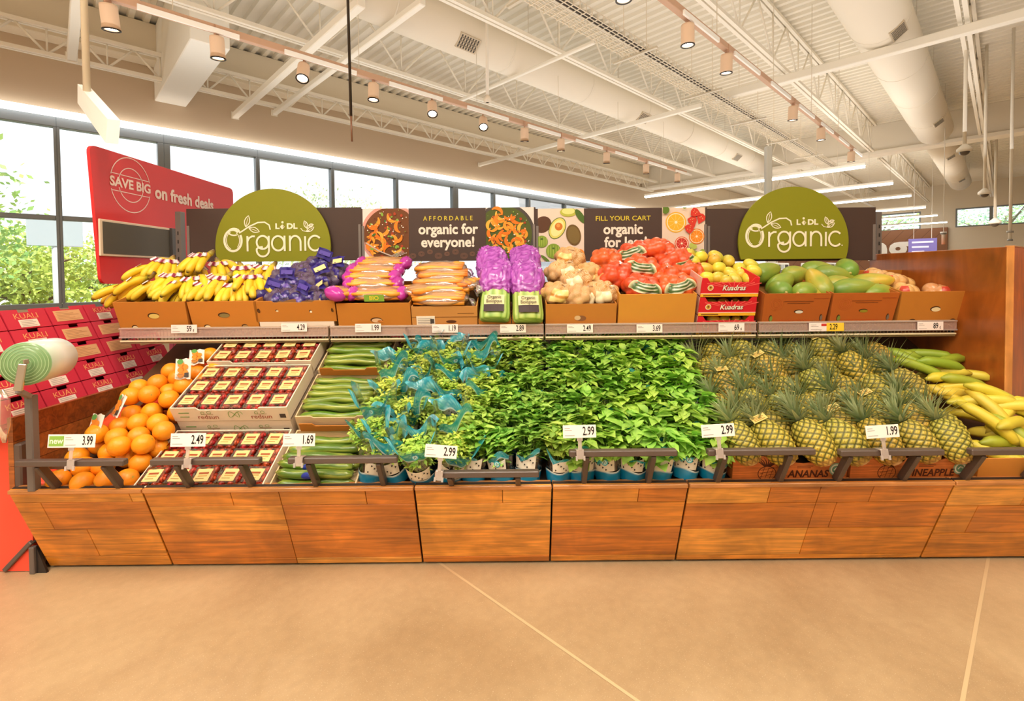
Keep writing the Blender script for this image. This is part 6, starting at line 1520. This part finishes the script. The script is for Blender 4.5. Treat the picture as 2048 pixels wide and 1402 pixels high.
for kind, xa, xb, xa2, xb2, n in (('parsley', -.66, -.30, -.62, -.10, 4), ('mint', -.19, .20, -.03, .26, 4), ('basil', .31, .90, .38, .93, 6)):
    for j, s in enumerate(RS):
        f = j/6; A, B = xa+(xa2-xa)*f, xb+(xb2-xb)*f; nn = n
        if kind == 'mint' and j > 3: nn = 3
        if kind == 'basil' and j > 3: nn = 5
        if kind == 'parsley' and j > 4: nn = 5
        for i in range(nn):
            rnd = random.Random(hash((kind == 'mint', kind == 'basil', j, i)) & 0xffff); x = A+(B-A)*i/max(1, nn-1)+rnd.uniform(-.01, .01); b = MBED @ Vector((x, s, 0)); 
            tl = R(rnd.uniform(-10, 6)) if kind != 'parsley' else R(rnd.uniform(2, 26))
            M = TR(b+Vector((0, 0, .012)), tl, R(rnd.uniform(-7, 7) if kind != 'parsley' else rnd.uniform(-16, 12)), rnd.uniform(-.5, .5), rnd.uniform(.95, 1.05))
            place(HP[kind], used, M, '%s, %s from the front, %s' % (HN[kind], ROWN[j] if j else 'first row', nth(i, nn)), 'herb pot', 'sleeved %s pots' % {'parsley': 'curly herb', 'mint': 'small leaved herb', 'basil': 'basil'}[kind], i+j)
# black plastic trays that hold the front pots
for k, (a, b) in enumerate(((-.71, -.24), (-.23, .255), (.265, .60), (.61, .955))):
    t = MB(); t.box(a, b, .0, .012, .0, .034, hx('1f1c1b'), MBED, .003); t.box(a, a+.008, .0, .13, .0, .03, hx('1f1c1b'), MBED, .003); t.box(b-.008, b, .0, .13, .0, .03, hx('1f1c1b'), MBED, .003); t.box(a, b, .0, .13, .0, .006, hx('1f1c1b'), MBED, .002); t.box(a-.002, b+.002, -.004, .004, .03, .036, hx('3a3634'), MBED, .002)
    tag(t.build('plant_tray', M_GLOSS), 'black plastic plant tray at the front of the herbs, %s' % nth(k, 4), 'tray', 'black plant trays')

# ---- pineapples
def pine_mat():
    return vmat('pineapple_skin', .5, .0, .08, .015)
M_PINE = pine_mat()
def pineapple(seed, crown_s, ripe, tag_):
    rnd = random.Random(seed); r = empty('pineapple'); N, Mv = 9, 7
    m = MB(); nu, nv = 108, 60; vs = []; cs = []
    A_, B_, C_, D_ = hx('4a4a16'), mixc(hx('cdb648'), hx('e4ac34'), ripe), hx('7a5a24'), hx('a8b050')
    for j in range(nv+1):
        t = j/nv; z = -.098+.196*t; prof = .066*(max(0, math.sin(pi*(.06+.88*t)))**.5)
        for i in range(nu):
            u = i/nu; p = N*u + Mv*t; q = N*u - Mv*t; fp, fq = p-math.floor(p)-.5, q-math.floor(q)-.5; e = max(abs(fp), abs(fq))*2
            c2 = math.hypot(fp, fq)
            bump = .0055*(1-e**2.2)+(.002 if c2 < .12 else 0)
            a = 2*pi*u; rr = prof+bump*min(1, prof/.04); vs.append((rr*cos(a), rr*sin(a), z))
            col = A_ if e > .84 else (C_ if c2 < .09 else mixc(mixc(B_, D_, .35*t+.25*(1-ripe)), A_, max(0, (e-.45)/.5)))
            if t < .1: col = mixc(col, hx('a5743a'), .6)
            cs.append(col)
    m.add(vs, [(j*nu+i, j*nu+(i+1) % nu, (j+1)*nu+(i+1) % nu, (j+1)*nu+i) for j in range(nv) for i in range(nu)], cs, None, True)
    m.build('fruit', M_PINE, r)
    k = MB(); k.lathe([(0, -.104), (.018, -.102), (.024, -.094), (.03, -.09)], 12, [hx('d9b48a'), hx('c9a06a'), hx('8a6030'), hx('8a6030')]); k.build('cut_base', M_PAINT, r)
    c = MB()
    for i in range(46):
        a = i*2.39996; f = i/45; L = crown_s*(.075+.075*math.sin(pi*(.15+.75*f)))*rnd.uniform(.85, 1.1); el = .35+1.1*f; w = .021*(1-.35*f)
        d = Vector((cos(a)*cos(el), sin(a)*cos(el), sin(el))); base = Vector((cos(a)*.017*(1-f), sin(a)*.017*(1-f), .094+.05*f*crown_s)); side = Vector((-sin(a), cos(a), 0)); vv = []; cc = []
        col = mixc(hx('7f9460'), hx('c4cc98'), rnd.random())
        for q in range(5):
            t = q/4; p = base + d*L*t + Vector((cos(a), sin(a), 0))*L*.35*t*t*(1-f*.6) - Vector((0, 0, 1))*L*.12*t*t; ww = w*(1-t)**.8+.0006; nrm = d.cross(side)
            vv += [p-side*ww/2+nrm*ww*.18, p, p+side*ww/2+nrm*ww*.18]; cc += [mixc(col, hx('d5d9a8'), .25*t), mixc(col, hx('54703c'), .3), mixc(col, hx('d5d9a8'), .25*t)]
        c.add(vv, [f_ for q in range(4) for f_ in ((3*q, 3*q+1, 3*q+4, 3*q+3), (3*q+1, 3*q+2, 3*q+5, 3*q+4))], cc, None, True)
    c.build('crown', M_LEAF, r)
    if tag_:
        g_ = MB(); Mt = Matrix.Translation((-.0, -.045, .105)) @ Matrix.Rotation(-.5, 4, 'X') @ Matrix.Rotation(.12, 4, 'Y'); g_.box(-.032, .032, 0, .0012, -.016, .02, hx('dcc878'), Mt)
        for q in range(4): g_.box(-.026, .024-.012*(q % 2), -.0008, 0, -.01+q*.007, -.0075+q*.007, hx('a8722a'), Mt)
        g_.build('hang_tag', M_PRINT, r)
    return r
PI = [pineapple(1, .9, .2, False), pineapple(2, .7, .5, True), pineapple(3, .8, .7, False), pineapple(4, .95, .35, False)]; used = set()
rnd = random.Random(12); k = 0
for j, s in enumerate((.105, .225, .365, .51, .655, .80)):
    nn = 7
    for i in range(nn):
        x = 1.02+.158*i+(.06 if j % 2 else 0)+rnd.uniform(-.015, .015)+.02*j
        if x > 2.13+.02*j: continue
        hz = .10+(.085 if j == 0 else .03 if j == 1 else 0)+(.03 if (i+j) % 3 == 0 and j else 0)
        c = MBED @ Vector((x, s, hz)); ax = (MBED.to_3x3() @ Vector((rnd.uniform(-.62, -.12), .82, .40+rnd.uniform(-.15, .18)))).normalized()
        q = Vector((0, 0, 1)).rotation_difference(ax).to_matrix().to_4x4()
        M = Matrix.Translation(c) @ q @ Matrix.Rotation(0, 4, 'Z') @ Matrix.Scale(rnd.uniform(.95, 1.06), 4)
        v = 1 if (i*2+j*3) % 7 in (2,) else (0, 2, 3)[(i+j*2) % 3]
        place(PI, used, M, 'pineapple in the %s from the front, %s' % (ROWN[j] if j else 'first row', nth(i, nn)), 'pineapple', 'heaped pineapples', v); k += 1
M_PBOX = woodmat('printed_wood_carton', (2, 40, 40), .6, .6, 0)
def pinebox(txt):
    def deco(q, w, h):
        DK = hx('4a1f0c'); cx = -w*.2
        q.stroke([(cx+.04*cos(t*.33), h*.3+.034*sin(t*.33)) for t in range(20)], .003, -.001, DK)
        for a in (-.5, 0, .5): q.stroke([(cx-.03, h*.3+a*.03), (cx+.03, h*.3+a*.03+.012)], .0016, -.001, DK); q.stroke([(cx+a*.04-.008, h*.06), (cx+a*.04+.008, h*.56)], .0016, -.001, DK)
        for a in range(-4, 5): q.stroke([(cx+a*.003, h*.6), (cx+a*.012+.004, h*.82), (cx+a*.02, h*.97)], [.006, .004, .001], -.001, DK)
        q.text(txt, w*.16, h*.26, .047, -.001, DK, None, .95, .03, shear=.15)
        for k in range(2): q.box(w*.06, w*.2-.01*k, -.001, 0, h*.58-k*.008, h*.6-k*.008, DK)
        q.disc(w*.4, h*.45, .03, -.001, hx('8fa886'), 24); q.disc(w*.4, h*.45, .024, -.0016, hx('e6e2cc'), 24); q.disc(w*.4, h*.45, .018, -.0022, hx('6f9a7a'), 20); q.stroke([(w*.4-.01, h*.42), (w*.4, h*.52), (w*.4+.012, h*.46)], .006, -.0028, hx('e6e2cc'))
    return deco
tp = lambda w: [(-w/2, .115), (-w*.1, .115), (w*.02, .085), (w*.12, .078), (w*.25, .09), (w*.33, .11), (w/2, .115)]
bedcarton(.975, 1.485, -.012, .40, 0.0, .115, hx('cf7230'), 'wood patterned pineapple carton reading ananas', pinebox('ANANAS'), 'pineapple_carton', 'wood patterned pineapple cartons', tp(.51), M_PBOX, None, 8)
bedcarton(1.50, 2.04, -.012, .40, 0.0, .115, hx('cf7230'), 'wood patterned pineapple carton reading pineapple', pinebox('PINEAPPLE'), 'pineapple_carton', 'wood patterned pineapple cartons', tp(.54), M_PBOX, None, 8)
bedcarton(2.07, 2.75, -.012, .40, 0.0, .095, hx('cf8a3c'), 'plain kraft carton in front of the plantains', flatter=8)
d_ = MB(); d_.add([(2.6, 2.1, .40), (3.2, 2.1, .40), (3.2, 2.46, .596), (2.6, 2.46, .596), (2.6, 2.1, .37), (3.2, 2.1, .37), (3.2, 2.46, .566), (2.6, 2.46, .566)], [(0, 1, 2, 3), (7, 6, 5, 4), (0, 4, 5, 1), (1, 5, 6, 2), (2, 6, 7, 3), (3, 7, 4, 0)], hx('5a3a22'))
d_.build('corner_deck', M_PAINT, g)

# ---- plantains
def plantain(cols, seed, bend, st):
    m = banana_mesh(.27, .0275, bend, cols, 6); r = empty('plantain'); m.build('peel', M_BANANA, r)
    if st:
        d = MB(); d.disc(0, 0, .013, 0, hx('f0ead0'), 16, axes((0, -.12, -.012), (1, 0, 0), (0, .3, -1), (0, 1, .3))); d.disc(0, 0, .008, -.0006, hx('7a8a5a'), 14, axes((0, -.12, -.012), (1, 0, 0), (0, .3, -1), (0, 1, .3))); d.build('sticker', M_PRINT, r)
    return r
PLT = [plantain((hx('d9c43c'), hx('c0b238'), hx('4a3a1c')), 1, .8, False), plantain((hx('8fa52e'), hx('7f9a2a'), hx('4a4a1c')), 2, .6, False), plantain((hx('e2cc48'), hx('d2b83a'), hx('6a4a1c')), 3, 1.0, False), plantain((hx('a9b034'), hx('97a030'), hx('4a4a1c')), 4, .7, False)]; used = set()
PQ = [(430, 240, 1, 65, .12, 0), (560, 300, 1, 40, .13, 0), (620, 350, 1, 62, .15, 0), (700, 250, 1, 70, .12, 0), (800, 320, 1, 85, .17, 0), (880, 290, 1, 110, .13, 0), (820, 380, 2, 75, .12, 0), (840, 430, 0, 100, .14, 0),
      (1000, 465, 3, 80, .15, 0), (940, 500, 0, 82, .13, 0), (1240, 560, 0, 65, .2, 0), (960, 555, 2, 95, .13, 0), (1170, 600, 2, 68, .18, 0), (1060, 650, 0, 85, .12, 0), (900, 600, 0, 45, .12, 0), (1400, 650, 2, 70, .19, 0),
      (1190, 770, 0, 35, .17, 0), (1390, 790, 0, 110, .17, 0), (1310, 720, 2, 120, .15, 0), (1230, 680, 2, 20, .17, 0), (1400, 870, 3, 25, .13, 0), (1310, 890, 2, 35, .1, 0), (1310, 950, 3, 95, .09, 0), (1440, 940, 0, 40, .11, 0), (1000, 400, 2, 60, .1, 0),
      (1500, 720, 0, 60, .15, 0), (1530, 830, 2, 80, .14, 0), (1550, 930, 0, 50, .1, 0), (1560, 660, 0, 75, .17, 0), (1250, 1060, 0, 50, .06, 0), (1330, 1060, 0, 20, .06, 0), (1420, 1060, 3, 5, .06, 0), (1600, 1000, 0, 40, .07, 0), (1100, 740, 0, 40, .1, 0)]
PP_ = [hit(1680+x/4.005, 650+y/4.005, h) for x, y, v, a, h, _ in PQ]; rl = rowlabels(PP_, (.08, .17, .27, .38, .5))
for i, (x, y, v, a, h, _) in enumerate(PQ):
    k, q, n = rl[i]; p = PP_[i]
    # laid so that the middle of the fruit sits at the point found
    M = MBED @ Matrix.Translation(p) @ Matrix.Rotation(R(a-180 if i % 3 == 0 else a), 4, 'Z') @ Matrix.Rotation(R(-8), 4, 'X') @ Matrix.Translation((0, .125, .035))
    place(PLT, used, M, '%s plantain in the %s from the front, %s' % (('yellow', 'green', 'ripe yellow', 'yellow green')[v], ROWN[k] if k else 'first row', nth(q, n)), 'plantain', 'heaped plantains', v)

# ---- cartons stored at the back, under the shelf
def backbox(x0, x1, y0, y1, Y, d, col, label, txt=None, tcol=None):
    a, b = at(x0, (y0+y1)/2, Y), at(x1, (y0+y1)/2, Y); zt, zb = at((x0+x1)/2, y0, Y).z, at((x0+x1)/2, y1, Y).z
    r = empty('stored_carton', label=label, cat='carton', group='cartons stored at the back under the shelf')
    m = MB(); m.box(a.x, b.x, Y, Y+d, zb, zt, col, None, .004); m.box(a.x+.03, a.x+.035, Y-.001, Y, zb, zt, mixc(col, BLACK, .3)); m.build('box', M_CARD, r)
    if txt: t = MB(); t.text(txt, b.x-.03, (zb+zt)/2+.01, .055, Y-.002, tcol or WHITE, None, .8, .02, 'RIGHT'); t.build('lettering', M_PRINT, r)
    return r
backbox(728, 842, 674, 760, 3.1, .2, hx('c02428'), 'red carton reading summeripe at the back, behind the cucumbers', 'SUMMERIPE', hx('f4e6dc'))
backbox(682, 726, 676, 740, 3.12, .2, hx('4658a8'), 'blue carton at the back, left of the red summer fruit carton')
backbox(1040, 1180, 674, 740, 3.12, .2, hx('cf9150'), 'kraft carton at the back, behind the small leaved herbs')
backbox(1182, 1345, 672, 740, 3.14, .2, hx('c58544'), 'kraft carton at the back, behind the basil')
backbox(860, 1036, 674, 740, 3.14, .2, hx('c88a48'), 'kraft carton at the back, behind the curly herbs')
backbox(400, 470, 682, 745, 3.16, .2, hx('d9a860'), 'pale kraft carton with a green flag at the back, behind the tomatoes', 'new', hx('6f9a3a'))
backbox(338, 398, 680, 735, 3.2, .18, hx('d06a80'), 'pink carton at the back, behind the oranges')
m = MB(); p = at(1200, 735, 3.0)
